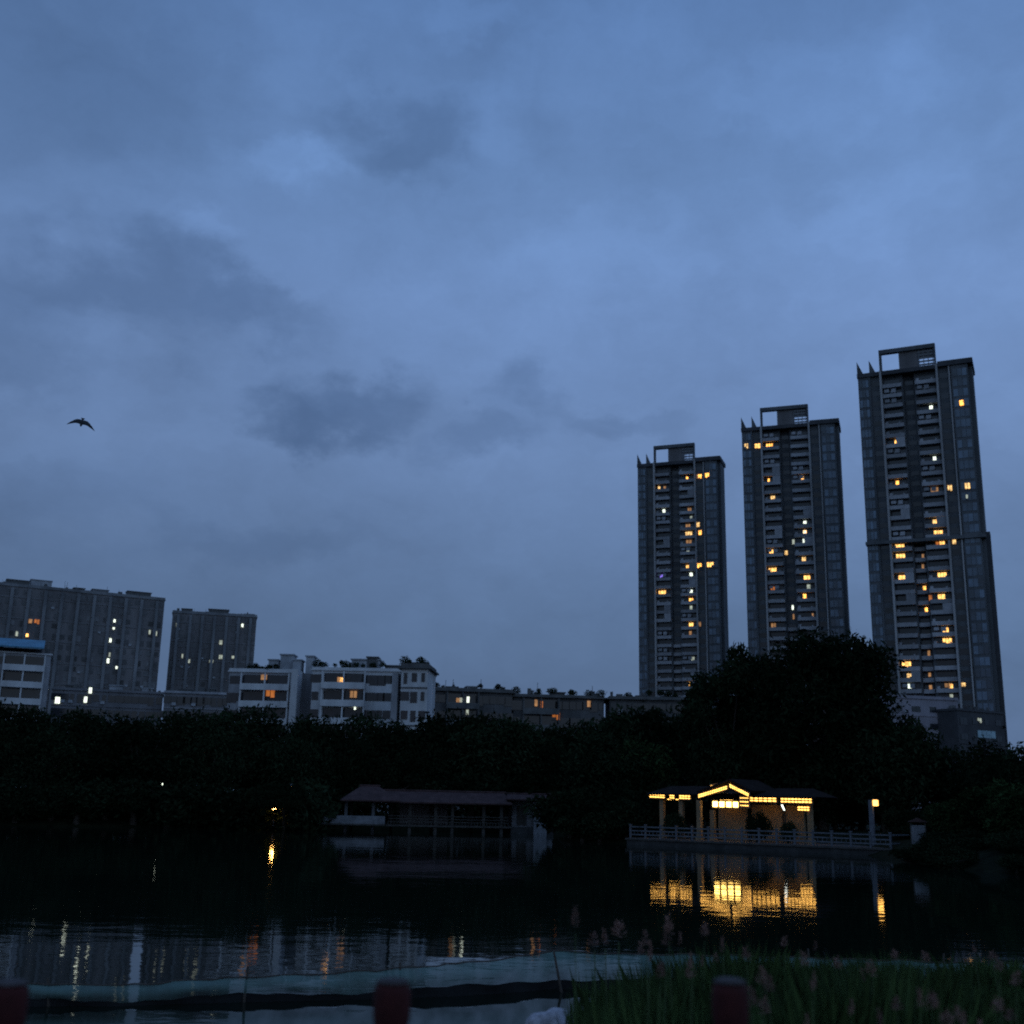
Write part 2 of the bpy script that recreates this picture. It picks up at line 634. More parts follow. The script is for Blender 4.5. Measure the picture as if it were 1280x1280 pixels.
def tower(blk, label, lits, ledge, ext=None, seed=1):
    rd = random.Random(seed)
    W_, H = blk.W, blk.H
    t = thing('residential_tower', label, 'tower', blk.o, blk.rz, 'three tall residential towers')
    X = lambda f: f*W_
    nf = int(H / FH)
    D = 10.5
    b = MB()
    b.box(0, X(.10), 0, D, 0, H).box(X(.10), X(.205), .5, D-.5, 0, H)
    b.box(X(.205), X(.395), 1.6, D, 0, H).box(X(.395), X(.495), 3.2, D-.3, 0, H).box(X(.495), X(.70), 1.6, D, 0, H)
    b.box(X(.70), X(.82), .35, D-.5, 0, H).box(X(.82), X(.965), -.3, D, 0, H).box(X(.965), W_, 1.6, D-1, 0, H-.5)
    b.build('wall', M['tower'], t)
    for f, w, y in ((.205, .55, -.75), (.70, .55, -.75), (.805, .4, -.45), (.105, .3, -.2)):
        MB().box(X(f)-w/2, X(f)+w/2, y, .9, 0, H+.4).build('fin', M['pale'] if w > .35 else M['tower'], t)
    # balconies
    bl = {}
    cols = [(.215, .385), (.505, .69)]
    for ci, (a, c) in enumerate(cols):
        for v in range(4):
            mb = MB()
            x0, x1 = X(a), X(c)
            mb.box(x0, x1, .05, 1.59, -.1, .08)
            mb.box(x0, x1, -.05, .07, -.12, 1.0)
            mb.box(x0, x0+.1, .071, 1.59, .081, 1.0).box(x1-.1, x1, .071, 1.59, .081, 1.0)
            if v == 1:      # cupboard and a pot on the rail
                mb.box(x0+.3, x0+1.1, .1, .5, .081, 1.7).box(x1-1.4, x1-1.0, -.04, .2, 1.001, 1.4)
            if v == 2:      # half of it boxed in
                m_ = x0 + (x1-x0)*.55
                mb.box(m_, x1, -.03, .05, 1.001, 2.86)
            if v == 3:      # washing on a pole
                for q in range(2):
                    u_ = x0 + .5 + q*1.9
                    mb.box(u_, u_+1.3, .1, .14, 1.55-.25*(q % 2), 2.45)
            bl[ci, v] = mb.mesh('balcony', M['balcony'])
    mb = MB().box(X(.4), X(.49), 1.7, 3.19, -.1, .08).box(X(.4), X(.49), 1.6, 1.72, -.12, 1.0)
    bl[2] = mb.mesh('balcony', M['balcony'])
    nb = 0
    for k in range(nf-1, -1, -1):
        for ci in (0, 1):
            part(bl[ci, rd.choice((0, 0, 0, 1, 1, 2, 3))], 'balcony', t, (0, 0, k*FH)); nb += 1
    rest = 100 - nb
    kk = int(ledge/FH)
    for k in range(kk, kk-rest, -1):
        if k >= 0: part(bl[2], 'balcony', t, (0, 0, k*FH))
    wins = []
    for k in range(nf-1, -1, -1):
        z = k*FH
        for (a, c) in cols:
            x0, x1 = X(a)+.5, X(c)-.5
            m_ = (x0+x1)/2
            wins.append((x0, x1, 1.58, z+.15, z+2.6))
    for k in range(nf):
        z = k*FH
        wins.append((X(.12), X(.19), .5, z+.9, z+2.4))
        wins.append((X(.72), X(.79), .35, z+.8, z+2.5))
        wins.append((X(.41), X(.48), 3.18, z+1.0, z+2.3))
    window_parts(t, wins, M['glass'], 70)
    # glazed bays: glass ribbon between spandrels
    for a, c, y in ((.008, .095, 0), (.83, .955, -.3)):
        g = MB()
        for k in range(nf):
            n = 3
            for i in range(n):
                w = (X(c)-X(a))/n
                g.box(X(a)+i*w+.06, X(a)+(i+1)*w-.06, y-.08, y+.02, k*FH+.75, k*FH+2.95)
        g.build('glazing', M['bluglass'], t)
    # transfer-floor ledge, cornice, roof
    if ext:
        MB().box(-.3, W_+.1, -1.0, D+.3, ledge, ledge+.9).build('ledge', M['tower'], t)
    c_ = MB().box(-.2, X(.69), -.35, D+.2, H-.9, H+.3).box(X(.71), W_+.35, -.8, D+.3, H-.6, H+.9)
    c_.build('cornice', M['dark'], t)
    for f in (.004, .115):
        MB().prism([(X(f)-.2, -.3, H+.2), (X(f)+1.5, -.3, H+.2), (X(f)-.2, -.3, H+4.2)], (0, .5, 0)).build('roof_fin', M['tower'], t)
    # portal frame on the roof
    fx0, fx1, fz = X(.20), X(.70), H+.35
    fr = MB()
    fr.box(fx0, fx0+.7, 0, 1.2, fz, fz+5.4).box(fx1-.5, fx1, 0, 1.2, fz, fz+5.4).box(fx0, fx1, -.15, 1.4, fz+5.4, fz+6.6)
    fr.build('roof_frame', M['tower'], t)
    MB().box(X(.375), X(.54), .6, 6.5, fz, fz+5.38).build('lift_house', M['slab'], t)
    lv = MB()
    for i in range(5):
        lv.box(X(.545), fx1-.55, .5, .62, fz+.4+i*1.0, fz+.9+i*1.0)
    for i in range(4):
        x = X(.55)+i*(fx1-.6-X(.55))/3.2
        lv.box(x, x+.2, .45, .49, fz+.1, fz+5.3)
    lv.box(X(.541), fx1-.52, .8, .9, fz+2.6, fz+5.35)
    lv.build('louvre_screen', M['slabrib'], t)
    if ext:
        x1, z1 = ext
        MB().box(W_+.01, x1, 2.4, 6.5, 0, z1).build('side_wing', M['dark'], t)
    lit_windows(blk, t, lits, 1.5, FH, .9, 1.7, wk=.8,
                depth_of=lambda f: -.02 if f < .1 else .5 if f < .2 else 3.15 if .4 < f < .49 else .33 if .7 < f < .82 else -.34 if f > .82 else 1.5)
    return t


T3 = Block((1072, 469.5), (1214, 451.3), 128)
T2 = Block((927, 536.5), (1047.5, 526.7), 128)
T1 = Block((797, 581.5), (899.5, 573.2), 128)
w, o_, c_, wd, cd = 'warm', 'orange', 'cool', 'warmdim', 'cooldim'
L3 = [(1164, 510, 1.3, c_), (1120, 550, 1.1, w), (1168, 569, 1.2, c_), (1202, 503, 1.5, w), (1122, 609, 1.2, w), (1168, 608, 2.6, wd), (1187, 604, 1.6, w),
      (1209, 603, 1.8, w), (1172, 646, 1.7, w), (1172, 657, 3.2, w), (1173, 668, 3.0, w), (1178, 683, 1.8, w), (1172, 683, 1.2, o_), (1193, 680, 1.3, w),
      (1125, 688, 3.2, w), (1126, 699, 3.1, w), (1154, 700, .9, wd), (1128, 725, 2.6, w), (1178, 722, 3.0, w), (1154, 713, .9, wd), (1156, 739, 1.1, w),
      (1163, 746, 1.2, o_), (1177, 747, 2.4, w), (1158, 764, 1.1, w), (1182, 786, 2.0, w), (1184, 799, 3.0, w), (1161, 815, 1.0, wd), (1133, 826, 3.0, w),
      (1137, 839, 2.0, w), (1162, 841, 1.0, wd), (1137, 853, 1.4, c_), (1163, 854, 1.1, wd), (1185, 853, 2.4, wd), (1189, 851, 1.0, w), (1204, 850, 1.4, w), (1189, 866, 1.2, cd), (1209, 626, .8, cd)]
L2 = [(933, 560, 1.6, w), (947, 558, 2.4, w), (962, 560, 2.8, w), (961, 602, .9, w), (1003, 596, 1.2, w), (966, 620, 1.9, w), (1006, 649, 1.4, c_), (1006, 659, 1.5, w),
      (1006, 669, 1.4, c_), (1006, 680, 1.7, c_), (992, 682, 1.1, cd), (964, 684, 1.7, w), (982, 694, 1.9, w), (1005, 703, 1.7, w), (966, 716, 3.2, w), (1009, 726, 2.6, w),
      (1011, 737, 1.5, cd), (1006, 748, 1.4, w), (991, 761, .9, c_), (966, 738, 1.8, o_), (967, 783, 2.0, wd), (1016, 771, .8, wd), (992, 771, .8, wd)]
L1 = [(824, 609, 1.2, w), (831, 610, 1.2, wd), (859, 598, 1.1, w), (875, 595, 1.6, w), (884, 594, 1.9, w), (830, 637, 1.4, c_), (862, 637, 1.8, wd), (864, 643, 1.2, cd),
      (872, 651, 2.0, w), (875, 661, 1.5, w), (860, 653, 2.2, wd), (861, 663, 3.2, w), (861, 673, 2.6, wd), (860, 691, 1.4, cd), (860, 711, 1.7, w), (874, 709, 2.4, w), (888, 708, 3.0, w),
      (864, 721, 1.5, c_), (827, 724, 1.6, 'violet'), (828, 743, 3.4, w), (864, 738, 1.5, c_), (864, 751, 2.0, w), (864, 762, 1.3, cd), (864, 781, 2.0, w), (874, 779, 1.8, wd),
      (863, 790, 1.3, wd), (866, 821, 1.6, cd), (865, 851, 2.8, w), (872, 595, .8, wd)]
ext3 = T3.loc(1236, 665, 3)
tower(T3, 'tallest nearest residential tower at right with many warm lit windows and a rooftop portal frame', L3, T3.loc(1100, 681, 0)[1], (T3.W+1.1, ext3[1]), 1)
tower(T2, 'middle one of the three tall towers with three lit windows in its top left corner', L2, 58, None, 2)
tower(T1, 'leftmost of the three tall towers, with one violet window low on its left', L1, 58, None, 3)


def leaf_mesh(name, lobes, n, size, mat_, seed):
    """n small leaf clumps (crossed quads) scattered through the volume of the lobes, denser near their skins"""
    r = np.random.default_rng(seed)
    C = np.array([l[0] for l in lobes]); Rr = np.array([l[1] for l in lobes])
    pr = Rr**2; pr /= pr.sum()
    k = r.choice(len(lobes), n, p=pr)
    d = r.normal(size=(n, 3)); d /= np.linalg.norm(d, axis=1)[:, None]
    rad = Rr[k] * (1 - .62*r.random(n)**1.6) * (1 + .12*r.normal(size=n))
    p = C[k] + d*rad[:, None]*np.array([1, 1, .82])
    # twigs sticking out
    a = r.normal(size=(n, 3)) + d*.4; a /= np.linalg.norm(a, axis=1)[:, None]
    b = np.cross(a, r.normal(size=(n, 3))); b /= np.linalg.norm(b, axis=1)[:, None]
    s = size*(.5+.9*r.random(n))
    a *= s[:, None]; b *= (s*.45)[:, None]
    V = np.stack([p-a, p+b*.9-a*.1, p+a, p-b*.9+a*.1], 1).reshape(-1, 3)
    me = bpy.data.meshes.new(name)
    me.vertices.add(len(V)); me.vertices.foreach_set('co', V.ravel())
    me.loops.add(len(V)); me.loops.foreach_set('vertex_index', np.arange(len(V), dtype=np.int32))
    me.polygons.add(n); me.polygons.foreach_set('loop_start', np.arange(0, 4*n, 4, dtype=np.int32))
    me.polygons.foreach_set('loop_total', np.full(n, 4, np.int32))
    me.update(calc_edges=True)
    me.materials.append(mat_)
    return me


def apartment(blk, name, label, lits=(), depth=11, fh=3.0, wallm='grey', bandm=None, cols=8, ribs=0, roof=(), winw=1.4, parapet=.8, group=None,
              bands=(), cap=80, snap=False, eave=0, garden=0):
    """a block of flats: wall, windows, ribs, balcony bands, parapet, roof huts"""
    W_, H = blk.W, blk.H
    t = thing(name, label, 'building', blk.o, blk.rz, group)
    MB().box(0, W_, 0, depth, 0, H).build('wall', M[wallm], t)
    pr = MB()
    pr.box(-.25-eave, W_+.25+eave, -.25-eave, depth+.25, H+.01, H+.25)
    pr.box(-.1, W_+.1, -.1, .1, H+.251, H+parapet).box(-.1, .1, .101, depth, H+.251, H+parapet).box(W_-.1, W_+.1, .101, depth, H+.251, H+parapet)
    pr.build('parapet', M[bandm or wallm], t)
    nf = int(H/fh)
    top = H - nf*fh
    ac = MB().box(-.42, .42, -.36, -.001, 0, .6).mesh('air_conditioner', M['tank'])
    ra = random.Random(int(blk.W*777))
    for i in range(min(34, int(cols*nf*.22))):
        k = ra.randrange(nf); j = ra.randrange(cols)
        xa_ = W_*(j+.5)/cols + winw*.5 + .55
        if any(a*W_-1 < xa_ < b*W_+1 for a, b in bands) or xa_ > W_-.5: continue
        part(ac, 'air_conditioner', t, (xa_, 0, top+k*fh+.5))
    for i in range(nf):
        if bands or i % 2: continue
        MB().box(0, W_, -.14, -.001, top+i*fh-.1, top+i*fh+.1).build('string_course', M[bandm or wallm], t)
    for i in range(ribs):
        x = W_*(i+.5)/ribs
        MB().box(x-.45, x+.45, -.7, -.001, 0, H-.4).build('rib', M[bandm or wallm], t)
    rw = random.Random(int(blk.W*333))
    wins = []
    for k in range(nf-1, -1, -1):
        z = top + k*fh
        for i in range(cols):
            x = W_*(i+.5)/cols
            if any(a*W_ < x < b*W_ for a, b in bands): continue
            if wallm == 'slab' and rw.random() < .1: continue
            ww = winw*rw.choice((.5, .75, 1, 1, 1.25))
            wins.append((x-ww/2, x+ww/2, -.02, z+rw.choice((.95, .95, .6)), z+2.35))
        for a, b in bands:
            wins.append((a*W_+.3, b*W_-.3, -.02, z+.9, z+2.6))
    window_parts(t, wins, M['slabglass' if wallm == 'slab' else 'glass'], cap)
    if bands:
        for a, b in bands:
            mb = MB()
            x0, x1 = a*W_, b*W_
            mb.box(x0, x1, -1.2, -.001, -.12, .05).box(x0, x1, -1.3, -1.19, -.15, .95).box(x0, x0+.1, -1.189, -.001, .051, .95).box(x1-.1, x1, -1.189, -.001, .051, .95)
            n = max(2, int((x1-x0)/3.2))
            for i in range(n+1):
                x = x0 + (x1-x0-.25)*i/n
                mb.box(x, x+.25, -1.15, -.9, .951, fh-.16)
            ms = mb.mesh('balcony', M[bandm or wallm])
            for k in range(nf):
                part(ms, 'balcony', t, (0, 0, top+k*fh))
    rc = random.Random(int(blk.W*1000))
    for i in range(int(W_/2.2)):
        x, y_ = rc.uniform(.5, W_-1), rc.uniform(.6, depth*.6)
        q = rc.uniform(.3, 1.3)
        MB().box(x, x+q, y_, y_+rc.uniform(.4, 1.2), H+.26, H+.3+rc.uniform(.5, 1.9)*(1 if q < .9 else .7)).build('roof_box', M['roofdark'], t)
        if rc.random() < .25:
            MB().box(x, x+.08, y_-.3, y_-.22, H+.26, H+rc.uniform(2, 3.2)).build('roof_mast', M['roofdark'], t)
    if garden:
        gl_ = [((rc.uniform(.03, .97)*W_, rc.uniform(.2, 2.5), H+.7+rc.random()*.8), rc.uniform(.4, .95)) for _ in range(garden)]
        part(leaf_mesh('roof_garden', gl_, 220*garden, .17, M['leaf'], garden), 'roof_garden', t)
    for x0, x1, y0, h, mk in roof:
        hb = MB().box(x0*W_, x1*W_, y0, y0+3.2, H+.255, H+h).box(x0*W_-.2, x1*W_+.2, y0-.2, y0+3.4, H+h+.001, H+h+.2)
        hb.build('roof_hut', M[mk], t)
    lit_windows(blk, t, lits, -.1, fh, .95, 1.4, snap, wk=.75)
    return t


# two far slabs at the left
A1 = Block((-150, 717), (206, 751), 62)
t = apartment(A1, 'apartment_slab', 'long weathered apartment slab at far left with a stepped roofline', [(38, 776, 1.5, wd), (46, 777, 2, o_), (32, 794, 2.2, w), (21, 792, 1, cd), (51, 793, 1, cd),
              (143, 777, .9, c_), (142, 786, .9, c_), (138, 800, 1.0, c_), (137, 818, .8, cd), (135, 826, 1.1, c_), (147, 835, 1.8, c_), (195, 792, .9, cd), (187, 790, .9, cd)],
              14, 3.05, 'slab', 'slabrib', 34, 17, [(.42, .5, 2, 2.2, 'roofdark'), (.505, .58, 3, 3.0, 'tank'), (.66, .7, 2, 1.6, 'roofdark'), (.73, .79, 3, 1.9, 'slabrib'), (.86, .95, 2, 2.2, 'roofdark')], 1.3, .9,
              'two long weathered apartment slabs')
A2 = Block((216, 766), (321, 772), 62)
t = apartment(A2, 'apartment_slab', 'narrower weathered apartment slab standing apart, just left of the white blocks', [(222, 781, 1.4, cd), (267, 795, 1.1, c_), (303, 782, 1.0, c_), (276, 821, 1.8, cd), (264, 827, 1.8, cd),
              (236, 826, 1.2, cd), (291, 822, 1.2, cd), (276, 803, 1.4, cd), (228, 820, .8, cd)],
              14, 3.05, 'slab', 'slabrib', 13, 7, [(.1, .22, 2, 1.8, 'roofdark'), (.42, .66, 2, 2.2, 'roofdark'), (.85, .97, 2, 1.2, 'slabrib')], 1.3, .9, 'two long weathered apartment slabs')

# white blocks above the trees
B0 = Block((-60, 812), (64, 822), 28, yaw=.37)
t = apartment(B0, 'apartment_block', 'white balconied block under a blue-green sheet roof at the left edge', [], 12, 3.0, 'whiteold', 'white', 9, 0, [], 1.6, .3, None, [(.05, .44), (.52, .95)])
MB().prism([(-1, -1.8, B0.H+.9), (B0.W*.92, -1.8, B0.H+.9), (B0.W*.92, 5, B0.H+3.0), (-1, 5, B0.H+3.0)], (0, 0, .25)).build('sheet_roof', M['teal'], t)
MB().box(0, B0.W*.9, -1, 9, H0 := B0.H+.82, H0+.06).build('roof_beam', M['dark'], t)
B1 = Block((287, 840), (366, 837), 25, yaw=.0)
t = apartment(B1, 'apartment_block', 'white balconied block with tall water tanks on its roof and one orange window', [(338, 867, 2.2, o_), (330, 848, 1.6, 'warmdim')], 12, 3.0, 'whiteold', 'white', 8, 0,
              [(.2, .42, 5, 1.4, 'roofdark'), (.55, .70, 3, 2.6, 'tank'), (.72, .93, 4, 3.7, 'tank'), (.95, 1.08, 2.5, 2.6, 'tank'), (1.15, 1.27, 3, 3.4, 'tank')], 1.4, .7, None, [(.2, .97)], garden=7)
MB().box(B1.W+.01, B1.W+1.2, -1.4, 9, 0, B1.H+.6).build('pier', M['white'], t)
MB().box(B1.W+1.21, B1.W+5.2, 3, 11, 0, B1.H+.2).build('stair_wall', M['grey'], t)
B2 = Block((391, 838), (500, 834), 25, yaw=-.02)
t = apartment(B2, 'apartment_block', 'widest white balconied block with a penthouse and yellow lit windows', [(425, 850, 1.4, wd), (427, 851, 1.0, w), (442, 867, 1.7, wd), (444, 882, .6, c_)], 12, 3.0, 'white', 'white', 12, 0,
              [(.42, .74, 2, 2.2, 'tank'), (.6, .72, 1.8, 2.6, 'roofdark'), (.8, .99, 3, 1.3, 'roofdark'), (.3, .38, 4, 1.0, 'tank')], 1.5, .6, None, [(.12, .62)], garden=10)
B3 = Block((502, 836), (535, 838), 24, yaw=-.08)
t = apartment(B3, 'apartment_block', 'narrow white end block with a dark roof edge, right of the penthouse block', [], 9, 3.0, 'white', 'roofdark', 3, 0, [(.2, .7, 2, 1.1, 'roofdark')], 1.1, .9, None, eave=.3, garden=5)
MB().box(-1.6, -.6, .6, 6, 0, B3.H-.6).build('pier', M['whiteold'], t)

# low blocks behind the trees
C1 = Block((66, 862), (204, 866), 24, yaw=.3)
t = apartment(C1, 'low_block', 'low stained block in front of the long slab, with bright white windows', [(113, 862.5, 1.0, c_), (107, 874, 1.0, c_), (72, 875, 1.4, c_)], 9, 3.0, 'grey', 'grey', 14, 0,
              [(.1, .2, 3, 1.2, 'roofdark'), (.5, .62, 2, 1.5, 'tank'), (.8, .9, 2, 1.2, 'tank')], 1.5, .5)
C2 = Block((206, 866), (288, 864), 24, yaw=.2)
t = apartment(C2, 'low_block', 'low grey block in front of the narrow slab, left of the white blocks', [], 9, 3.0, 'grey', 'whiteold', 10, 0, [(.2, .4, 2, .9, 'roofdark'), (.6, .75, 2, 1.2, 'roofdark')], 1.5, .5)
C3 = Block((530, 863), (640, 874), 23, yaw=.16)
t = apartment(C3, 'low_block', 'low dark block right of the white end block with a yellow lit strip', [(573, 876, 1.3, 'warmdim'), (577, 876, 1.2, cd), (585, 874, .8, c_), (584, 892, .8, cd)], 10, 3.0, 'greydark', 'roofdark', 12, 0,
              [(.0, .13, .4, 2.7, 'grey'), (.28, .4, 3, 1.0, 'roofdark'), (.5, .62, 2, 1.1, 'tank')], 1.5, .7, None, [(.25, .62)], eave=.4, garden=9)
C4 = Block((642, 871), (755, 877), 22.5, yaw=.08)
t = apartment(C4, 'low_block', 'low dark block midway along the skyline with a stair hut and an orange window', [(670, 878, .9, wd), (677, 880, .8, o_), (736, 879, 1.0, 'warmdim'), (695, 895, 2.0, o_)], 10, 3.0, 'greydark', 'roofdark', 13, 0,
              [(.44, .58, 2, 1.1, 'roofdark'), (.1, .3, 4, .7, 'roofdark'), (.84, .92, 2, .6, 'roofdark')], 1.5, .6, None, [(.1, .5)], eave=.4, garden=9)
C5 = Block((762, 874), (880, 870), 22.5, yaw=.0)
t = apartment(C5, 'low_block', 'low dark block at the foot of the leftmost tall tower', [], 10, 3.0, 'greydark', 'roofdark', 12, 0, [(.3, .4, 2, .8, 'roofdark'), (.6, .75, 3, .9, 'roofdark')], 1.5, .6, eave=.3, garden=7)
C6 = Block((1112, 872), (1197, 876), 31)
t = apartment(C6, 'podium_block', 'plain grey block at the foot of the tallest tower, half behind the big tree', [], 14, 4.2, 'purple', 'purple', 4, 0, [], 2.4, .8, cap=40)
C7 = Block((1196, 888), (1254, 893), 28)
t = apartment(C7, 'podium_block', 'darker block at the right foot of the tallest tower with pale blue windows', [(1224, 900, 2.0, 'cooldim')], 14, 4.0, 'dark', 'dark', 4, 0, [], 2.2, .6, cap=40)
wmb = MB()
x, z = C7.loc(1233, 918, -.1)
for i in range(4):
    wmb.box(x-3.4+i*1.75, x-1.8+i*1.75, -.2, -.12, z-.9, z+.9)
wmb.build('shop_window', mat('pale_blue_glass', (.3, .42, .46), .3, .3, .5), t)


# ------------------------------------------------------------------ trees
def make_lobes(rx, ry, z0, z1, k, seed, rl, pw=2):
    r = random.Random(seed)
    out = []
    for i in range(k):
        while True:
            x, y, z = r.uniform(-1, 1), r.uniform(-1, 1), r.uniform(-1, 1)
            q = abs(x)**pw+abs(y)**pw+abs(z)**pw
            if .12 < q < 1: break
        out.append(((x*rx, y*ry, (z0+z1)/2+z*(z1-z0)/2), rl*r.uniform(.65, 1.25)))
    return out


def trunk_mesh(lobes, h, r0, seed, lean=.3):
    r = random.Random(seed)
    mb = MB()
    top = Vector((r.uniform(-lean, lean), r.uniform(-lean, lean), h))
    mid = Vector((top.x*.3, top.y*.3, h*.5))
    mb.tube([(0, 0, -.6), (0, 0, .2), mid, top], [r0*1.5, r0*1.1, r0*.8, r0*.6], 9)
    for (c, rl) in lobes[:12]:
        c = Vector(c)
        st = mid.lerp(top, r.uniform(.3, 1))
        m_ = st.lerp(c, .5) + Vector((0, 0, -.15*rl))
        mb.tube([st, m_, c], [r0*.4, r0*.25, r0*.1], 6)
    return mb.mesh('trunk', M['bark'])


def make_tree(label, H, rx, clear, seed, n=5200, size=.26, m_='leaf', k=20, name='broadleaf_tree', ry=None, group=None, pw=2, rlk=.42):
    lob = make_lobes(rx*.72, (ry or rx)*.72, clear+rx*.25, H-rx*.22, k, seed, rx*rlk, pw)
    t = thing(name, label, 'tree', (0, 0, 0), 0, group)
    part(trunk_mesh(lob, max(clear, H*.35)+1, .05*rx+.09, seed), 'trunk', t)
    part(leaf_mesh('crown', lob, n, size, M[m_], seed), 'crown', t)
    t['h'] = H
    return t


GRP_FAR = 'dark trees along the far shore'
LAB_FAR = 'dark unlit broadleaf tree in the continuous row along the far shore'
GRP_SH = 'dark shrubs along the far shore'
LAB_SH = 'dark leafy shrub overhanging the water along the far shore'
protos = [make_tree(LAB_FAR, 10, 4.6, 1.6, s, group=GRP_FAR, k=16+2*i) for i, s in enumerate((11, 12, 13, 14, 15))]
sh_protos = [make_tree(LAB_SH, 4.2, 3.0, .1, s, 3400, .22, group=GRP_SH, name='shrub', k=15) for s in (21, 22, 23)]
for s_ in sh_protos: s_['category'] = 'shrub'
used = set()


def plant(lst, px, ytop, Y, wide=1.0, label=None, group=None, cat=None, dz=0):
    src = lst[random.randrange(len(lst))]
    H0 = src['h']
    tp = at(px, ytop, Y)
    g = float(ground_z(tp.x, tp.y)) + dz
    h = max(1.0, tp.z - g)
    # crown tops out a little under the nominal height
    sc = h / (H0*.99)
    sw = max(.55, sc) * wide
    loc, rz = (tp.x, tp.y, g), random.uniform(0, 6.28)
    if src.name not in used:
        used.add(src.name)
        src.location, src.rotation_euler, src.scale = loc, (0, 0, rz), (sw, sw, sc)
        if label: src['label'] = label
        return src
    return copy_tree(src, loc, rz, (sw, sw, sc), label, cat, group or src.get('group'))


TOPS = [(-90, 868), (0, 874), (60, 879), (140, 884), (210, 886), (280, 884), (330, 882), (380, 892), (450, 886), (510, 898), (545, 890), (600, 886), (650, 893), (690, 903), (725, 892), (770, 880), (830, 876), (880, 872)]


def top_at(px):
    for (a, ya), (b, yb) in zip(TOPS, TOPS[1:]):
        if a <= px <= b:
            return ya + (yb-ya)*(px-a)/(b-a)
    return TOPS[-1][1]


px = -90
while px < 880:
    plant(protos, px, top_at(max(-90, min(879, px))) + random.uniform(-1, 6), random.uniform(148, 160), random.uniform(.85, 1.1))
    px += random.uniform(26, 38)
px = -80
while px < 700:
    plant(protos, px, top_at(px) + random.uniform(14, 42), random.uniform(136, 146) if px < 380 else random.uniform(144, 150), random.uniform(.8, 1.15))
    px += random.uniform(34, 52)
# shrubs on the shoreline
px = -80
while px < 388:
    X = at(px, 1000, 128).x
    Y = 129
    while float(lake_sd(np.array(X), np.array(float(Y)))) > 1.0: Y -= 1
    plant(sh_protos, px, random.uniform(968, 986), Y + 1.5, random.uniform(1.0, 1.4))
    px += random.uniform(30, 44)
px = 425
while px < 705:
    plant(sh_protos, px, random.uniform(958, 976), 145, random.uniform(1.0, 1.4))
    px += random.uniform(34, 48)

px = 718
while px < 1110:
    plant(sh_protos, px, random.uniform(975, 995), 113+random.uniform(0, 5), random.uniform(1.0, 1.4), 'dark leafy shrub in the undergrowth behind the lit pavilion', 'undergrowth shrubs behind the pavilion', 'shrub')
    px += random.uniform(24, 34)
px = 1125
while px < 1330:
    plant(sh_protos, px, random.uniform(1000, 1016), 96-(px-1125)*.09, random.uniform(1.0, 1.3), 'dark leafy shrub under the trees of the right bank', 'undergrowth shrubs on the right bank', 'shrub')
    px += random.uniform(20, 30)

px = 714
while px < 795:
    Y = 100
    while float(lake_sd(np.array(at(px, 1040, Y).x), np.array(float(Y)))) < .6: Y += .5
    plant(sh_protos, px, random.uniform(990, 1010), Y + random.uniform(0, 2), random.uniform(1.1, 1.5), 'dark leafy shrub crowding the shore between the two lakeside pavilions', 'shore shrubs between the pavilions', 'shrub')
    px += random.uniform(9, 15)
for i in range(46):
    px = 1118 + 190*random.random()
    Y0 = 50
    while float(lake_sd(np.array(at(px, 1040, Y0).x), np.array(float(Y0)))) < .3: Y0 += 1
    Y = Y0 + random.random()**1.3*min(30, 97-Y0)
    gp = at(px, 1040, Y); g = float(ground_z(gp.x, gp.y))
    ytop = proj((gp.x, gp.y, g + random.uniform(.5, 1.3)))[1]
    plant(sh_protos, px, ytop, Y, random.uniform(.7, 1.1), 'low dark bush among grass on the sloping right bank', 'low bushes on the right bank', 'bush')

# recognisable single trees
big = make_tree('largest darkest tree with a flat-topped crown towering behind the lit pavilion', 17.5, 7.3, 1.5, 41, 48000, .27, k=110, pw=4, rlk=.31)
p = at(1030, 1040, 112); big.location = (p.x, p.y, 1.2)
tp = at(1030, 789, 112); big.scale = (1.06, 1, (tp.z-1.2)/17.2)
sho = make_tree('dark round tree leaning against the left side of the largest tree', 14.5, 4.6, 1.2, 42, 20000, .26, k=46, pw=4, rlk=.36)
p = at(911, 1040, 115); sho.location = (p.x, p.y, 1.2)
tp = at(905, 824, 115); sho.scale = (.95, 1, (tp.z-1.2)/14.4)
gap = make_tree('dark slender tree filling the notch between the largest tree and its left shoulder', 14.5, 3.2, 1.2, 46, 16000, .27, k=36, pw=4, rlk=.42)
p = at(935, 1040, 119); gap.location = (p.x, p.y, 1.2)
tp = at(938, 809, 119); gap.scale = (1, 1, (tp.z-1.2)/14.4)
rt = make_tree('dark tree sloping down from the right side of the largest tree', 11, 5.0, 1.2, 43, 11000, .27, k=28)
p = at(1108, 1040, 108); rt.location = (p.x, p.y, 1.2)
tp = at(1100, 884, 108); rt.scale = (1, 1, (tp.z-1.2)/10.8)
mid = make_tree('wide dark tree drooping to the water between the two lakeside pavilions', 11, 5.0, .3, 44, 11000, .25, k=30)
p = at(768, 1040, 116); mid.location = (p.x, p.y, .9)
tp = at(750, 905, 116); mid.scale = (.92, .92, (tp.z-.9)/10.9)
mid2 = make_tree('dark green tree just left of the lit pavilion, behind its railing', 8.5, 4.2, .5, 45, 9000, .25, 'leafgreen', k=26)
p = at(805, 1040, 119); mid2.location = (p.x, p.y, 1.0)
tp = at(805, 925, 119); mid2.scale = (1, 1, (tp.z-1)/8.4)
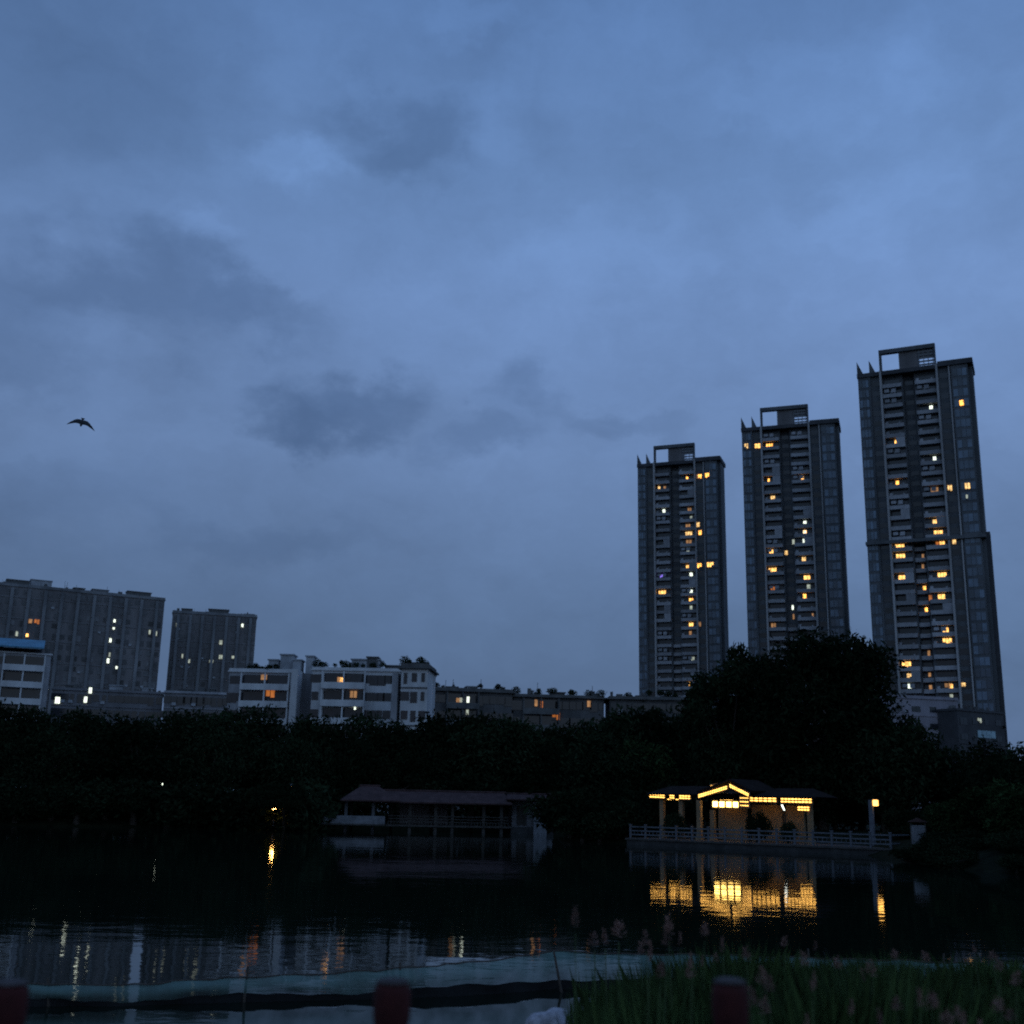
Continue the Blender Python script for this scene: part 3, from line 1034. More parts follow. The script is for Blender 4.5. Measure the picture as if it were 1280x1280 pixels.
# right-hand bank
RB = [(1150, 905, 112, 1.1, 'dark tree behind the pale noticeboard, right of the largest tree'), (1185, 934, 108, 1.0, 'dark tree under the grey block at the foot of the tallest tower'),
      (1222, 926, 116, 1.0, 'dark tree under the darker block with pale blue windows'), (1262, 930, 100, 1.1, 'dark tree at the right edge with its top against open sky'),
      (1300, 925, 104, 1.1, 'dark tree cut by the right edge of the photo'), (1245, 948, 92, 1.0, 'low broad tree in front of the tree at the right edge')]
for px, y, Y, wd_, lab in RB:
    o = copy_tree(protos[random.randrange(5)], (0, 0, 0), random.uniform(0, 6), (1, 1, 1), lab, 'tree')
    tp = at(px, y, Y); g = float(ground_z(tp.x, tp.y)); sc = (tp.z-g)/9.9
    o.location = (tp.x, tp.y, g); o.scale = (max(.6, sc)*wd_*1.1, max(.6, sc)*wd_*1.1, sc)
gproto = make_tree('small green tree with loose foliage nearest the water on the right bank', 5.2, 2.7, .3, 51, 6500, .2, 'leafgreen', k=22, name='small_tree')
gl = [(1218, 986, 80, 1.2, None), (1262, 978, 77, 1.15, 'small green tree at the right edge above the grassy bank'), (1300, 985, 74, 1.2, 'small green tree cut by the right edge above the bank'),
      (1180, 1003, 86, 1.0, 'small dark tree just right of the pale noticeboard')]
for i, (px, y, Y, wd_, lab) in enumerate(gl):
    o = gproto if i == 0 else copy_tree(gproto, (0, 0, 0), i*1.3, (1, 1, 1), lab, 'tree')
    tp = at(px, y, Y); g = float(ground_z(tp.x, tp.y)); sc = (tp.z-g)/5.1
    o.location = (tp.x, tp.y, g); o.scale = (sc*wd_, sc*wd_, sc)
# small conifer-like tops at the right end
fir_l = []
for i in range(9):
    z = 1.5 + i*1.0
    fir_l.append(((0, 0, z), 1.7*(1-i/10)))
fir = thing('conifer', 'slim pointed conifer rising above the trees at the right foot of the tallest tower', 'tree')
part(MB().tube([(0, 0, -.5), (0, 0, 11)], [.25, .05], 7).mesh('trunk', M['bark']), 'trunk', fir)
part(leaf_mesh('crown', fir_l, 3000, .25, M['leaf'], 61), 'crown', fir)
tp = at(1262, 927, 120); g = float(ground_z(tp.x, tp.y))
fir.location = (tp.x, tp.y, g); fir.scale = (1, 1, (tp.z-g)/11)


# ------------------------------------------------------------------ lit pavilion on its terrace
PA, PB = at(787, 1052, 104), at(1113, 1065, 89)
o_p = Vector((PA.x, PA.y, 0))
u_p = Vector((PB.x-PA.x, PB.y-PA.y, 0)); WP = u_p.length; u_p.normalize()
n_p = Vector((-u_p.y, u_p.x, 0)); rz_p = math.atan2(u_p.y, u_p.x)


def pav(px, py, d):
    r = ray(px, py)
    t = (o_p + n_p*d - CAM).dot(n_p) / r.dot(n_p)
    q = CAM + r*t - o_p
    return q.dot(u_p), q.z


ter = thing('terrace', 'stone waterside terrace carrying the lit pavilion and its white railing', 'terrace', o_p, rz_p)
MB().box(-.3, WP+.2, 0, 16, -1.2, .42).build('stone_wall', M['stone'], ter)
MB().box(-.4, WP+.3, -.12, 16.1, .421, .56).build('coping', M['timber'], ter)
DK = .56

rl = thing('railing', 'white painted railing along the terrace edge in front of the lit pavilion', 'railing', o_p + Vector((0, 0, DK)), rz_p)
np_ = 15
pm = MB().box(-.07, .07, -.07, .07, 0, 1.08).box(-.1, .1, -.1, .1, 1.081, 1.16).mesh('post', M['rail'])
for i in range(np_+1):
    part(pm, 'post', rl, (WP*i/np_, .15, 0))
for z in (.3, .62, .95):
    MB().box(.08, WP-.08, .12, .18, z-.05, z+.05).build('rail', M['rail'], rl)
bm_ = MB()
for i in range(np_):
    for j in range(1, 4):
        x = WP*(i+j/4)/np_
        bm_.box(x-.02, x+.02, .135, .165, .351, .569)
bm_.build('baluster', M['rail'], rl)
# return of the railing on the right side
pmr = MB().box(WP-.03, WP+.03, .25, 7, .9, 1.0).box(WP-.03, WP+.03, .25, 7, .3, .4)
pmr.build('rail', M['rail'], rl)

pv = thing('lit_pavilion', 'waterside pavilion outlined in glowing yellow lattice lights beneath a bright panel', 'pavilion', o_p + Vector((0, 0, DK)), rz_p)
zo = DK


def lat(px0, py0, px1, py1, d, hpx, nm, mk, cols=3, rows=2, gaps=.07):
    """a row of small glowing panes in a dark lattice, from one pixel to another on the plane y = d"""
    x0, z0 = pav(px0, py0, d); x1, z1 = pav(px1, py1, d)
    hz = abs(pav(px0, py0-hpx, d)[1]-z0)
    z0 -= zo; z1 -= zo
    mb, bk = MB(), MB()
    n = cols
    for i in range(n):
        a, b = i/n, (i+1)/n
        for j in range(rows):
            for (A, B) in ((a, b),):
                xa, xb = x0+(x1-x0)*A, x0+(x1-x0)*B
                za, zb = z0+(z1-z0)*A, z0+(z1-z0)*B
                e = max(gaps, .13)*hz
                dz0, dz1 = hz*j/rows+e, hz*(j+1)/rows-e
                g = min(.13, (xb-xa)*.16)
                mb.prism([(xa+g, d-.05, za+dz0), (xb-g, d-.05, zb+dz0), (xb-g, d-.05, zb+dz1), (xa+g, d-.05, za+dz1)], (0, .06, 0))
    bk.prism([(x0-.08, d+.02, z0-.06), (x1+.08, d+.02, z1-.06), (x1+.08, d+.02, z1+hz+.06), (x0-.08, d+.02, z0+hz+.06)], (0, .08, 0))
    f = bk.build('lattice_frame', M['timber'], pv)
    mb.build(nm, M[mk], f)
    return f


# left wing eave, gable, sign, right wing eaves (measured along the front)
lat(812, 997.2, 831, 998.2, 4, 5.6, 'light_panel', 'lamp', 6)
lat(837, 998.5, 843, 999, 4, 5.6, 'light_panel', 'lamp', 2)
lat(849, 999, 863, 999.5, 4, 5.6, 'light_panel', 'lamp', 4)
lat(873, 997.5, 909, 986.5, 2.2, 4.6, 'light_panel', 'lamp', 13)
lat(912, 984, 936, 996, 2.2, 4.4, 'light_panel', 'lamp', 9)
lat(888, 984, 901, 982, 4.6, 3.0, 'light_panel', 'lamp', 4, 1, .3)
lat(890, 1009.5, 924, 1010.5, 3.4, 9, 'light_panel', 'lampbig', 4, 1)
lat(925, 1009, 936, 1009.5, 2.6, 14, 'light_panel', 'lamp', 4, 3)
lat(937, 1002, 971, 1003, 3.2, 6.2, 'light_panel', 'lamp', 6)
lat(976, 1003.5, 1015, 1004.5, 3.2, 6.6, 'light_panel', 'lamp', 9)
lat(997, 1013.5, 1012, 1014, 4.4, 6, 'light_panel', 'lamp', 4)
x, z = pav(978, 1009, 3.0)
MB().prism([(x-.12, 3.0, z-zo+.2), (x+.0, 3.0, z-zo+.2), (x+.2, 3.0, z-zo-.25), (x+.1, 3.0, z-zo-.25)], (0, .06, 0)).build('tube_light', M['lampwhite'], pv)
# columns
cm = {}
for px, d, yt in ((828, 4.4, 1000), (852, 4.4, 1001), (874, 2.4, 1000), (891, 3.6, 1012), (915, 7.8, 1004), (966, 7.4, 1004), (1012, 4.6, 1004)):
    x, z = pav(px, yt, d)
    MB().box(x-.19, x+.19, d-.19, d+.19, 0, z-zo-.02).box(x-.27, x+.27, d-.27, d+.27, 0, .3).build('column', M['plaster'], pv)
# walls
x0, _ = pav(898, 1030, 5.4); x1, _ = pav(933, 1030, 5.4)
MB().box(x0, x1, 5.4, 5.7, 0, 3.1).build('wall', M['plaster'], pv)
x0, _ = pav(940, 1030, 5.4); x1, _ = pav(978, 1030, 5.4); x2, _ = pav(983, 1030, 5.4); x3, _ = pav(1005, 1030, 5.4)
MB().box(x0, x1, 5.4, 5.7, 0, 3.0).build('wall', M['plaster'], pv)
MB().box(x2, x3, 5.4, 5.7, 0, 3.0).build('wall', M['plaster'], pv)
MB().box(x1+.02, x2-.02, 5.5, 5.6, 0, 2.4).build('door', M['timber'], pv)
# roofs: two wings and the gable porch
xa, ze = pav(811, 992, 3.6); ze -= zo
xb, _ = pav(1018, 998, 3.0); xg0, _ = pav(871, 992, 2.2); xg1, zr = pav(938, 992, 2.2)
xr, zr = pav(911, 976, 2.2); zr -= zo
ze2 = pav(1015, 996.5, 3.0)[1]-zo


def wing(x0, x1, z, d0, d1, rise):
    mb = MB()
    dm = (d0+d1)/2
    mb.poly((x0, d0, z), (x1, d0, z), (x1-1.2, dm, z+rise), (x0+1.2, dm, z+rise))
    mb.poly((x1, d1, z), (x0, d1, z), (x0+1.2, dm, z+rise), (x1-1.2, dm, z+rise))
    mb.poly((x0, d1, z), (x0, d0, z), (x0+1.2, dm, z+rise)).poly((x1, d0, z), (x1, d1, z), (x1-1.2, dm, z+rise))
    mb.poly((x0, d0, z-.12), (x0, d1, z-.12), (x1, d1, z-.12), (x1, d0, z-.12))
    mb.box(x0, x1, d0, d0+.08, z-.12, z).box(x0, x1, d1-.08, d1, z-.12, z)
    return mb.build('roof', M['tiledark'], pv)


wing(xa-.3, xg0+.4, ze+.02, 3.7, 8, .7)
wing(xg1-.2, xb+.2, ze2+.02, 2.8, 7, .7)
pe = pav(871, 992, 2.2)[1]-zo; pe2 = pav(938, 991, 2.2)[1]-zo
MB().prism([(xg0, 2.3, pe), (xr, 2.3, zr), (xr, 2.3, zr+.18), (xg0-.1, 2.3, pe+.18)], (0, 5, 0)).build('roof', M['tiledark'], pv)
MB().prism([(xr, 2.3, zr), (xg1, 2.3, pe2), (xg1+.1, 2.3, pe2+.18), (xr, 2.3, zr+.18)], (0, 5, 0)).build('roof', M['tiledark'], pv)
MB().prism([(xg0+.6, 2.5, pe+.05), (xg1-.6, 2.5, pe+.05), (xr, 2.5, zr-.35)], (0, .15, 0)).build('gable_wall', M['timber'], pv)
for px, d in ((842, 5.2), (908, 4.6), (955, 4.3), (992, 4.3)):  # added lamps, hidden behind the lattice, to warm the wall and deck
    x, _ = pav(px, 1000, d)
    MB().box(x-.55, x+.55, d-.16, d+.16, 3.3, 3.36).build('added_wall_light', M['lamp'], pv)
# potted shrubs in front of the wall
for px, d, h, lab in ((946, 2.6, 2.6, 'dark bushy shrub in front of the pavilion wall under the bright panel'), (985, 2.4, 1.9, 'dark narrow shrub before the lit doorway at the pavilion right half'), (842, 3.0, 2.4, 'dark shrub between the left columns of the lit pavilion')):
    o = copy_tree(sh_protos[1], (0, 0, 0), px*.3, (1, 1, 1), lab, 'shrub')
    x, _ = pav(px, 1040, d)
    q = o_p + u_p*x + n_p*d
    o.location = (q.x, q.y, DK); s = h/4.2; o.scale = (s*.62, s*.62, s)


def lamp_post(label, px, py, Y, mk, h=None, r=.16, name='street_lamp'):
    tp = at(px, py, Y)
    g = float(ground_z(tp.x, tp.y))
    if g < 0: g = DK
    t = thing(name, label, 'lamp', (tp.x, tp.y, g))
    hh = tp.z-g
    MB().tube([(0, 0, -.1), (0, 0, .5), (0, 0, .501), (0, 0, hh-r*1.6)], [.11, .11, .06, .05], 10).build('pole', M['metal'], t)
    hd = MB().lathe([(.05, hh-r*1.59), (r*.8, hh-r), (r, hh), (r*.9, hh+r*.9), (.05, hh+r*1.2)], 14)
    hd.build('lantern', M[mk], t, smooth=True)
    MB().lathe([(r*1.35, hh+r*1.21), (r*.9, hh+r*1.5), (.03, hh+r*2)], 14).build('lamp_cap', M['metal'], t)
    return t


# pale post with a boxy lantern at the right end of the terrace
x, z = pav(1094, 1004, 3)
q = o_p + u_p*x + n_p*3
t = thing('lamp_post', 'pale square post with a small boxy yellow lantern at the right end of the terrace', 'lamp', (q.x, q.y, DK), rz_p)
hz = z-DK
MB().box(-.5, -.2, -.15, .15, 0, hz+.25).build('post', M['rail'], t)
MB().box(-.199, .25, -.05, .05, hz+.241, hz+.3).build('arm', M['metal'], t)
MB().box(-.12, .18, -.15, .15, hz-.2, hz+.24).build('lantern', M['lamp'], t)
# left shore lamps
lamp_post('lamp with a yellow glow half hidden in leaves on the left shore', 364, 983, 127.8, 'streetdim', r=.11)
lamp_post('low lamp under overhanging branches, marked by its long yellow streak on the left water', 343, 1009, 127.6, 'street', r=.22)
lamp_post('tiny white lamp deep in the trees of the left shore', 203, 980, 132, 'streetwhite', r=.07)
lb = []
for i in range(9):
    lb.append(((-2.2+.55*i, .25*math.sin(i*2.1), 2.68+.06*math.sin(i*1.7)), .55))
for i in range(7):
    lb.append(((-1.8+.6*i, 1.0+.3*math.sin(i), 3.4+.2*math.sin(i*2.3)), .7))
for i in range(6):
    lb.append(((-1.5+.6*i, 2.8, 3.9), 1.0))
ov = thing('leaning_tree', 'low tree leaning out over the water above the yellow streak on the left water', 'tree')
part(MB().tube([(0, 5.6, -.8), (0, 5.4, .6), (.1, 4.2, 2.6), (0, 2.6, 3.6), (0, .6, 3.2)], [.22, .18, .15, .1, .04], 8).mesh('trunk', M['bark']), 'trunk', ov)
part(leaf_mesh('crown', lb, 15000, .15, M['leaf'], 77), 'crown', ov)
q = at(344, 1010, 121.5); ov.location = (q.x, q.y, 0)

# noticeboard right of the terrace
q = at(1150, 1045, 84); g = float(ground_z(q.x, q.y))
t = thing('noticeboard', 'pale noticeboard on two posts on the grassy right bank', 'sign', (q.x, q.y, g), -.3)
MB().box(-.55, .35, -.05, .05, .25, 1.55).build('board', M['railpale'], t)
MB().box(-.62, -.551, -.06, .06, -.2, 1.75).build('post', M['timber'], t)
MB().box(.351, .42, -.06, .06, -.2, 1.75).build('post', M['timber'], t)
MB().prism([(-.8, -.25, 1.751), (.6, -.25, 1.751), (-.1, -.25, 2.05)], (0, .5, 0)).build('little_roof', M['tile'], t)

# ------------------------------------------------------------------ dim pavilion on stilts at the left
QA, QB = at(398, 1040, 131), at(636, 1040, 134)
o_q = Vector((QA.x, QA.y, 0)); u_q = Vector((QB.x-QA.x, QB.y-QA.y, 0)); WQ = u_q.length; u_q.normalize()
n_q = Vector((-u_q.y, u_q.x, 0)); rz_q = math.atan2(u_q.y, u_q.x)


def dq(px, py, d):
    r = ray(px, py)
    t = (o_q + n_q*d - CAM).dot(n_q) / r.dot(n_q)
    q = CAM + r*t - o_q
    return q.dot(u_q), q.z


t = thing('stilt_pavilion', 'long unlit red-tiled gallery on stilts over the water', 'pavilion', o_q, rz_q)
X_ = lambda px, d=0: dq(px, 1005, d)[0]
Z_ = lambda py, d=0, px=530: dq(px, py, d)[1]
dz = .75
MB().box(X_(484), X_(640), .2, 6, dz-.18, dz).build('deck', M['timber'], t)
MB().box(X_(398), X_(482), -1.6, 5.5, dz-.1, dz+.06).build('deck', M['timber'], t)
fr = MB()
fr.box(X_(398, -1.6), X_(482, -1.6), -1.6, -1.52, dz+.061, dz+.9)
fr.box(X_(398, -1.6), X_(398, -1.6)+.08, -1.519, 4, dz+.061, dz+.9)
fr.build('parapet', M['railpale'], t)
ez = Z_(1002, 0)
for px in (433, 467, 513, 545, 566, 605, 627):
    x = X_(px, .5)
    MB().box(x-.16, x+.16, .4, .72, -1.2, ez+.1).build('column', M['rail'] if px < 480 else M['timber'], t)
for px in (440, 490, 540, 590, 630):
    x = X_(px, 5)
    MB().box(x-.16, x+.16, 5, 5.3, -1.2, ez+.1).build('column', M['timber'], t)
rb = MB()
for z in (.35, .65, .95):
    rb.box(X_(486), X_(636), .3, .38, dz+z-.04, dz+z+.04)
for i in range(40):
    x = X_(486)+(X_(636)-X_(486))*i/39
    rb.box(x-.03, x+.03, .31, .37, dz+.01, dz+.309)
rb.build('railing', M['timber'], t)


def hip(x0, x1, z, d0, d1, rise, inset, nm='roof'):
    mb = MB(); dm = (d0+d1)/2
    a, b, c, d = (x0, d0, z), (x1, d0, z), (x1, d1, z), (x0, d1, z)
    e, f = (x0+inset, dm, z+rise), (x1-inset, dm, z+rise)
    mb.poly(a, b, f, e).poly(c, d, e, f).poly(d, a, e).poly(b, c, f)
    mb.poly((x0+.05, d0+.05, z-.14), (x0+.05, d1-.05, z-.14), (x1-.05, d1-.05, z-.14), (x1-.05, d0+.05, z-.14))
    mb.box(x0, x1, d0, d0+.07, z-.14, z-.002).box(x0, x1, d1-.07, d1, z-.14, z-.002).box(x0, x0+.07, d0+.071, d1-.071, z-.14, z-.002)
    o = mb.build(nm, M['tile'], t)
    MB().tube([(x0+inset-.2, dm, z+rise+.05), (x1-inset+.2, dm, z+rise+.05)], .11, 6).build('ridge', M['tile'], o)


hip(X_(425, -.8), X_(500, -.8), ez+.04, -1.0, 6.4, 1.55, 2.3)
hip(X_(466, -.4), X_(640, -.4), ez-.06, -.7, 6.2, 1.2, .5)
MB().box(X_(500, 5.6), X_(560, 5.6), 5.5, 5.6, dz, ez-.1).build('wall', M['grey'], t)
# side hall
t = thing('lakeside_hall', 'small hall with a thick pale pillar at the right end of the stilt gallery', 'building', o_q, rz_q)
MB().box(X_(640), X_(693), .5, 6, -1.2, .7).build('base', M['stone'], t)
MB().box(X_(668), X_(684), .2, 1.4, -.6, ez+.3).build('pillar', M['railpale'], t)
MB().box(X_(644), X_(690), 2.2, 5.8, .701, ez+.4).build('wall', M['railpale'], t)
MB().box(X_(650), X_(662), 2.1, 2.18, .9, ez-.3).build('door', M['timber'], t)
MB().box(X_(684)+.1, X_(692), .6, .7, .701, 1.6).build('parapet', M['railpale'], t)
hip(X_(634, -.3), X_(700, -.3), ez+.5, -.3, 6.6, .55, .5)

# ------------------------------------------------------------------ net fence across the water
prof = [(-140, 1285, 1238), (-40, 1272, 1233), (30, 1268, 1229), (150, 1267, 1231), (280, 1264, 1222), (420, 1262, 1216), (520, 1261, 1208), (620, 1257, 1200), (690, 1253, 1188), (760, 1252, 1192),
        (850, 1251, 1193), (950, 1250, 1195), (1080, 1252, 1199), (1200, 1254, 1203), (1300, 1256, 1206), (1420, 1260, 1212)]
foot, topz, midz = [], [], []
for i in range(len(prof)-1):
    for k in range(8):
        s_ = k/8
        px, f_, t_ = [a+(b-a)*s_ for a, b in zip(prof[i], prof[i+1])]
        q = atz(px, f_-(f_-t_)*.25, 0)
        foot.append(q)
        topz.append(at(px, t_, q.y).z + .012*math.sin(px*.09)+.01*random.uniform(-1, 1))
        midz.append(at(px, f_-(f_-t_)*.46, q.y).z + .03*math.sin(px*.023+1)+.015*math.sin(px*.11))
nf_ = thing('net_fence', 'sagging blue-green net fence strung on sticks across the near water', 'fence', (0, 0, 0))
m, nt, N, L, p = newmat('blue_green_net')
p.inputs['Base Color'].default_value = (.115, .2, .185, 1)
p.inputs['Roughness'].default_value = .9
tcn = N.new('ShaderNodeTexCoord')
nzn = N.new('ShaderNodeTexNoise'); nzn.inputs['Scale'].default_value = 3; nzn.inputs['Detail'].default_value = 6
L.new(tcn.outputs['Object'], nzn.inputs['Vector'])
mrn = N.new('ShaderNodeMapRange')
mrn.inputs['From Min'].default_value, mrn.inputs['From Max'].default_value = .3, .7
mrn.inputs['To Min'].default_value, mrn.inputs['To Max'].default_value = .5, .8
L.new(nzn.outputs['Fac'], mrn.inputs['Value']); L.new(mrn.outputs[0], p.inputs['Alpha'])
M['net'] = m
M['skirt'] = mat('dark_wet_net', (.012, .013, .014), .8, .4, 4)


def strip(lo, hi, off, rows=4):
    mb = MB()
    n = len(foot)
    for j in range(rows+1):
        for i in range(n):
            z = lo[i] + (hi[i]-lo[i])*j/rows
            bulge = off*math.sin(math.pi*j/rows)*(1+.5*math.sin(i*.7))
            mb.v.append((foot[i].x, foot[i].y - bulge + .02*math.sin(i*.9+j), z))
    for j in range(rows):
        for i in range(n-1):
            a = j*n+i
            mb.f.append((a, a+1, a+n+1, a+n))
    return mb


strip(midz, topz, .1).build('net', M['net'], nf_, smooth=True)
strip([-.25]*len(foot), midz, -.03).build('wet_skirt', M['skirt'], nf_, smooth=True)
MB().tube([(a.x, a.y-.02, z) for a, z in zip(foot, topz)], .012, 5).build('rope', M['bamboo'], nf_)
for px, py, pf, lean in ((692, 1188, 1256, .12), (310, 1208, 1266, -.05), (1010, 1186, 1250, .05), (1180, 1192, 1253, -.06), (60, 1222, 1268, .03), (500, 1203, 1262, .02)):
    q = atz(px+8*lean*10, pf-(pf-py)*.24, 0)
    tp = at(px, py, q.y-.06)
    MB().tube([(q.x+lean*.3, q.y-.06, -.9), (q.x, q.y-.06, 0), tuple(tp)], [.028, .026, .018], 7).build('stick', M['bamboo'], nf_)

# ------------------------------------------------------------------ red railing on the near bank
YP = 5.5
fence = thing('bank_fence', 'dark red concrete railing posts and rail along the near bank', 'fence', (0, 0, 1.35))
prof_p = [(.085, -.4), (.085, .55), (.07, .6), (.066, .72), (.074, .83), (.078, .845), (.082, .87), (.082, .96), (.078, .985), (.066, 1.0)]
for px, ty in ((-430, 1228), (13, 1231), (491, 1229), (912, 1229), (1330, 1233)):
    tp = at(px, ty, YP)
    h = tp.z - 1.35
    o = MB().lathe([(r_*1.0, z_-1.0+h) for r_, z_ in prof_p], 18).build('post', M['post'], fence, smooth=True)
    o.location = (tp.x, tp.y, 0)
    c = MB().lathe([(.074, h+.001), (.072, h+.012), (.05, h+.02), (.01, h+.024)], 18).build('post_cap', M['cap'], o, smooth=True)
for py in (1312, 1460):
    a, b = at(-480, py-6, YP), at(1500, py+14, YP)
    a.z = b.z = (a.z+b.z)/2
    MB().tube([(a.x, a.y, a.z-1.35), (b.x, b.y, b.z-1.35)], .035, 10).build('rail', M['post'], fence, smooth=True)

# ------------------------------------------------------------------ grass and reeds on the near bank
nb = 150000
gxx = rng.uniform(.2, 16, nb*3); gyy = rng.uniform(8.6, 19, nb*3)
sd = lake_sd(gxx, gyy)
# bank edge seen from the camera: keep what lies right of the clump's left edge
edge = .067*gyy + .06*np.sin(gyy*2.3) + .06*rng.normal(size=nb*3)
ok = (sd > -.35) & (gxx > edge) & (gxx < gyy*.56+.6)
gxx, gyy, sd = gxx[ok][:nb], gyy[ok][:nb], sd[ok][:nb]
n = len(gxx)
gz = ground_z(gxx, gyy)
# height so that the tops follow a gently uneven line below the eye
want = CZ - gyy*(.121 + .012*np.sin(gxx*1.7) + .010*np.sin(gyy*1.3+gxx*.8)) - gz
hh = np.clip(want, .35, 1.75) * rng.uniform(.45, 1.04, n) * (.9+.14*np.sin(gxx*3.1+gyy*1.1)*np.sin(gyy*2.7))
ang = rng.uniform(0, 2*np.pi, n); lean = np.where(rng.random(n) < .12, rng.uniform(.2, .45, n), rng.uniform(.03, .22, n))*hh*np.where(gxx < edge[ok][:nb]+.35, .45, 1)
wdt = rng.uniform(.0016, .0042, n)
ca, sa = np.cos(ang), np.sin(ang)
P0 = np.stack([gxx, gyy, gz-.05], -1)
T = np.stack([ca*lean, sa*lean, hh], -1)
Sd = np.stack([-sa*wdt, ca*wdt, 0*wdt], -1)
Mid = P0 + T*np.array([.35, .35, .6])
V = np.stack([P0-Sd, P0+Sd, Mid+Sd*.8, P0+T, Mid-Sd*.8], 1).reshape(-1, 3)
me = bpy.data.meshes.new('grass')
me.vertices.add(len(V)); me.vertices.foreach_set('co', V.ravel())
me.loops.add(len(V)); me.loops.foreach_set('vertex_index', np.arange(len(V), dtype=np.int32))
me.polygons.add(n); me.polygons.foreach_set('loop_start', np.arange(0, 5*n, 5, dtype=np.int32))
me.polygons.foreach_set('loop_total', np.full(n, 5, np.int32))
me.update(calc_edges=True)
me.materials.append(mat('tall_grass_blades', (.08, .13, .042), .8, .5, .9, island=.5, spec=.1))
grass = bpy.data.objects.new('grass', me)
COL.objects.link(grass)
tag(grass, 'tall dark green grass covering the near right bank', 'grass', kind='stuff')


def reed(seed, fluffy):
    r = random.Random(seed)
    t = thing('plume_reed', 'pinkish plume reed stalk rising out of the grass on the near right bank', 'reed', group='pinkish plume reeds on the near bank')
    st = MB().tube([(0, 0, -.1), (.02, .01, .5), (.05, .02, 1.0)], [.006, .005, .003], 5)
    for i in range(2):
        a = r.uniform(0, 6.28); l = r.uniform(.3, .5); z = r.uniform(.15, .5)
        d = Vector((math.cos(a), math.sin(a), 0))
        s = Vector((-d.y, d.x, 0))*.008
        b = Vector((0, 0, z))
        st.poly(b-s, b+s, b+d*l*.5+Vector((0, 0, l*.5))+s, b+d*l+Vector((0, 0, l*.45)), b+d*l*.5+Vector((0, 0, l*.5))-s)
    st.build('stem', M['stem'], t)
    pm_ = MB()
    for i in range(80 if fluffy else 50):
        f = r.random()
        base = Vector((.05+.01*f, .02, 1.02+.065*f))
        a = r.uniform(0, 6.28)
        sp = (.038 if fluffy else .02)*(1-.6*f)
        tip = base + Vector((math.cos(a)*sp, math.sin(a)*sp, r.uniform(.0, .025)))
        w_ = Vector((r.uniform(-1, 1), r.uniform(-1, 1), r.uniform(-.3, .3))).normalized()*.003
        pm_.poly(base-w_*.5, tip-w_, tip+(tip-base)*.25, tip+w_)
    pm_.build('plume', M['plume'], t)
    return t


rp = [reed(1, True), reed(2, False), reed(3, True)]
spots = [(742, 1165), (755, 1162), (774, 1150), (802, 1163), (822, 1176), (826, 1140), (842, 1159), (850, 1166), (832, 1200), (862, 1200), (858, 1190), (886, 1152), (894, 1193), (900, 1170), (928, 1183),
         (951, 1207), (1022, 1214), (1083, 1200), (983, 1172), (1020, 1178), (1119, 1188), (1155, 1191), (1218, 1185), (1250, 1200), (1272, 1215), (1150, 1236), (1166, 1238), (1120, 1246), (1066, 1250), (1180, 1262),
         (1195, 1258), (1205, 1264), (1248, 1246), (1262, 1262), (1225, 1275), (952, 1245), (954, 1215), (880, 1196), (715, 1130), (796, 1178), (1098, 1262), (1043, 1196), (1000, 1190), (1075, 1210), (1240, 1190), (935, 1232), (1010, 1268)]
for i, (px, py) in enumerate(spots):
    src = rp[i % 3]
    Y = (6.8 + 1.4*random.random()) if py > 1225 else (7.6 + 2.0*random.random()) if py > 1196 else (9.0 + 4*random.random())
    tp = at(px, py-5, Y)
    g = float(ground_z(tp.x, tp.y))
    s = (tp.z-g)/1.12
    a = random.uniform(0, 6.28)
    off = Matrix.Rotation(a, 3, 'Z') @ Vector((.06*s, .02*s, 0))
    loc = (tp.x-off.x, tp.y-off.y, g)
    if i < 3:
        src.location, src.rotation_euler, src.scale = loc, (0, 0, a), (s, s, s)
    else:
        copy_tree(src, loc, a, (1.05, 1.05, s), None, None, src['group'])

# pale rock at the water's edge
import bmesh
bm = bmesh.new()
bmesh.ops.create_icosphere(bm, subdivisions=4, radius=1)
from mathutils import noise as mn
for v in bm.verts:
    v.co *= 1 + .28*mn.noise(v.co*1.3+Vector((4, 1, 2))) + .1*mn.noise(v.co*3.5)
    v.co.z *= .6
me = bpy.data.meshes.new('rock')
bm.to_mesh(me); bm.free()
for p_ in me.polygons: p_.use_smooth = True
me.materials.append(M['rock'])
rock = bpy.data.objects.new('rock', me); COL.objects.link(rock)
q = at(688, 1283, 14.0)
rock.location = (q.x, q.y, q.z); rock.scale = (.26, .26, .3)
tag(rock, 'pale rounded boulder at the water edge beside the left end of the grass', 'rock')
# it sits on a darker, half-sunk one
q2 = Vector((q.x, q.y, 0))
bs = rock.copy(); COL.objects.link(bs)
bs.data = me.copy(); bs.data.materials[0] = M['stone']
bs.location = (q.x+.05, q.y+.02, .15); bs.scale = (.55, .5, .75); bs.rotation_euler = (0, 0, 1.1)
tag(bs, 'dark wet boulder under the pale boulder at the water edge', 'rock')

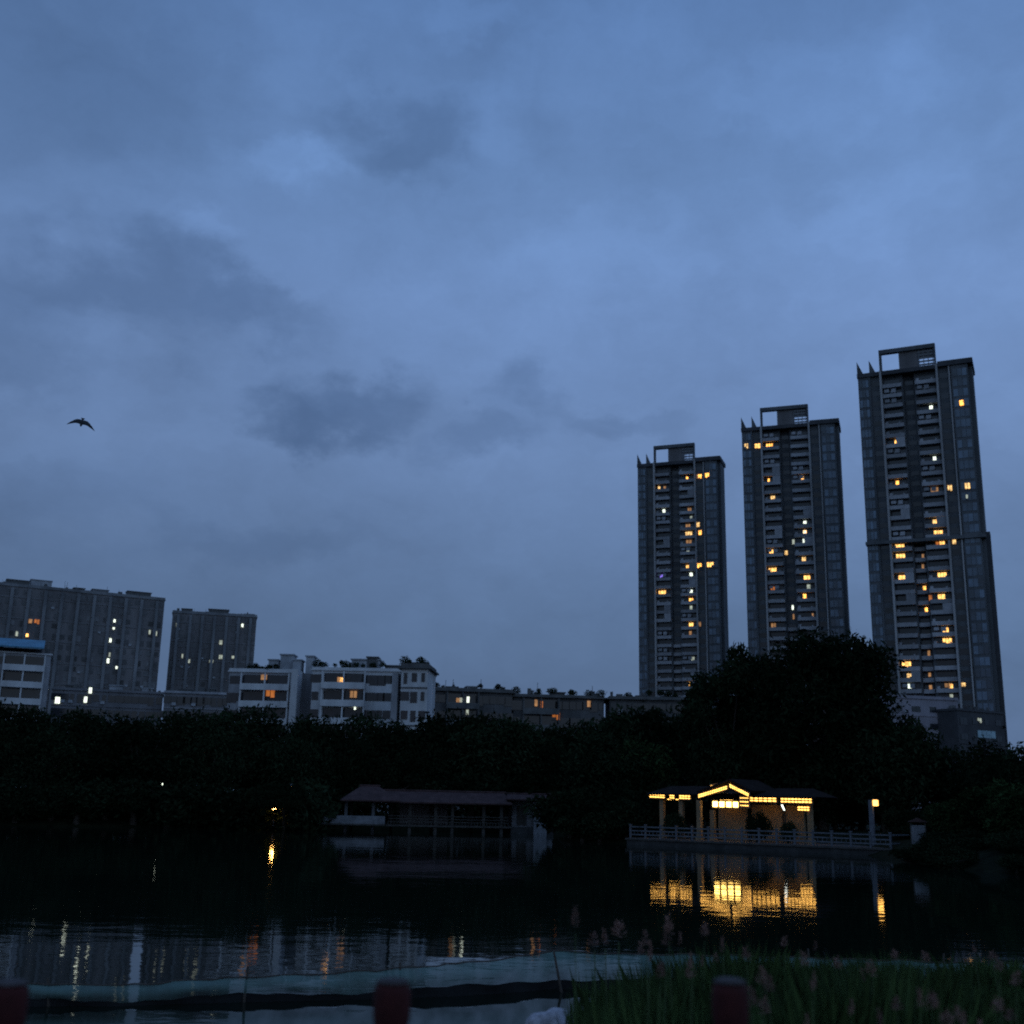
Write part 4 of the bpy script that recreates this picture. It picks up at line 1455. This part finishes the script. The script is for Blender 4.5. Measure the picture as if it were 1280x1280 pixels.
# ------------------------------------------------------------------ bird
bd = bpy.data.meshes.new('bird')
mb = MB()
mb.tube([(0, -.32, .0), (0, -.26, .01), (0, -.17, .03), (0, -.05, .03), (0, .1, .02), (0, .24, .01), (0, .30, .0)], [.012, .045, .055, .085, .08, .045, .03], 12)
mb.prism([(-.03, .26, 0), (.03, .26, 0), (.09, .5, -.01), (-.09, .5, -.01)], (0, 0, .015))
for sgn in (-1, 1):
    secs = []
    for k in range(15):
        s_ = k/14
        x = sgn*(.02 + .62*s_)
        z = .05 + .10*math.sin(min(1, s_*2.2)*math.pi/2) - .5*s_**1.9
        ch = .44*(1-s_**2.2)+.02
        y = -.06 - .07*math.sin(s_*math.pi*.8) + .26*s_**2
        secs.append((x, y, z, ch))
    b0 = len(mb.v)
    for (x, y, z, ch) in secs:
        th = .03*ch/.36+.005
        mb.v += [(x, y-ch*.4, z), (x, y-ch*.1, z+th), (x, y+ch*.6, z), (x, y-ch*.1, z-th)]
    for k in range(len(secs)-1):
        for j in range(4):
            a = b0+k*4+j; b = b0+k*4+(j+1) % 4
            mb.f.append((a, b, b+4, a+4))
    mb.f.append((b0, b0+1, b0+2, b0+3)); mb.f.append((b0+56, b0+59, b0+58, b0+57))
tmp = mb.build('bird_shape', M['bird'])
rm = tmp.modifiers.new('remesh', 'REMESH'); rm.mode = 'VOXEL'; rm.voxel_size = .012
dg = bpy.context.evaluated_depsgraph_get()
me = bpy.data.meshes.new_from_object(tmp.evaluated_get(dg))
bpy.data.objects.remove(tmp)
me.materials.clear(); me.materials.append(M['bird'])
for p_ in me.polygons: p_.use_smooth = True
bird = bpy.data.objects.new('bird', me); COL.objects.link(bird)
bird.location = at(102, 529, 50)
bird.rotation_euler = (R(46), R(7), R(22))
tag(bird, 'dark bird gliding on arched wings alone in the cloudy sky', 'bird')

# ------------------------------------------------------------------ render settings
for k in ('h',):
    for o in S.objects:
        if k in o: del o[k]
S.render.engine = 'CYCLES'
S.cycles.max_bounces = 5
S.cycles.diffuse_bounces = 2
S.cycles.glossy_bounces = 3
S.cycles.transparent_max_bounces = 8
S.cycles.sample_clamp_indirect = 4
S.cycles.use_denoising = False
S.cycles.filter_width = 1.9
S.view_settings.view_transform = 'Standard'
S.view_settings.look = 'None'
S.view_settings.exposure = 0
S.view_settings.gamma = 1
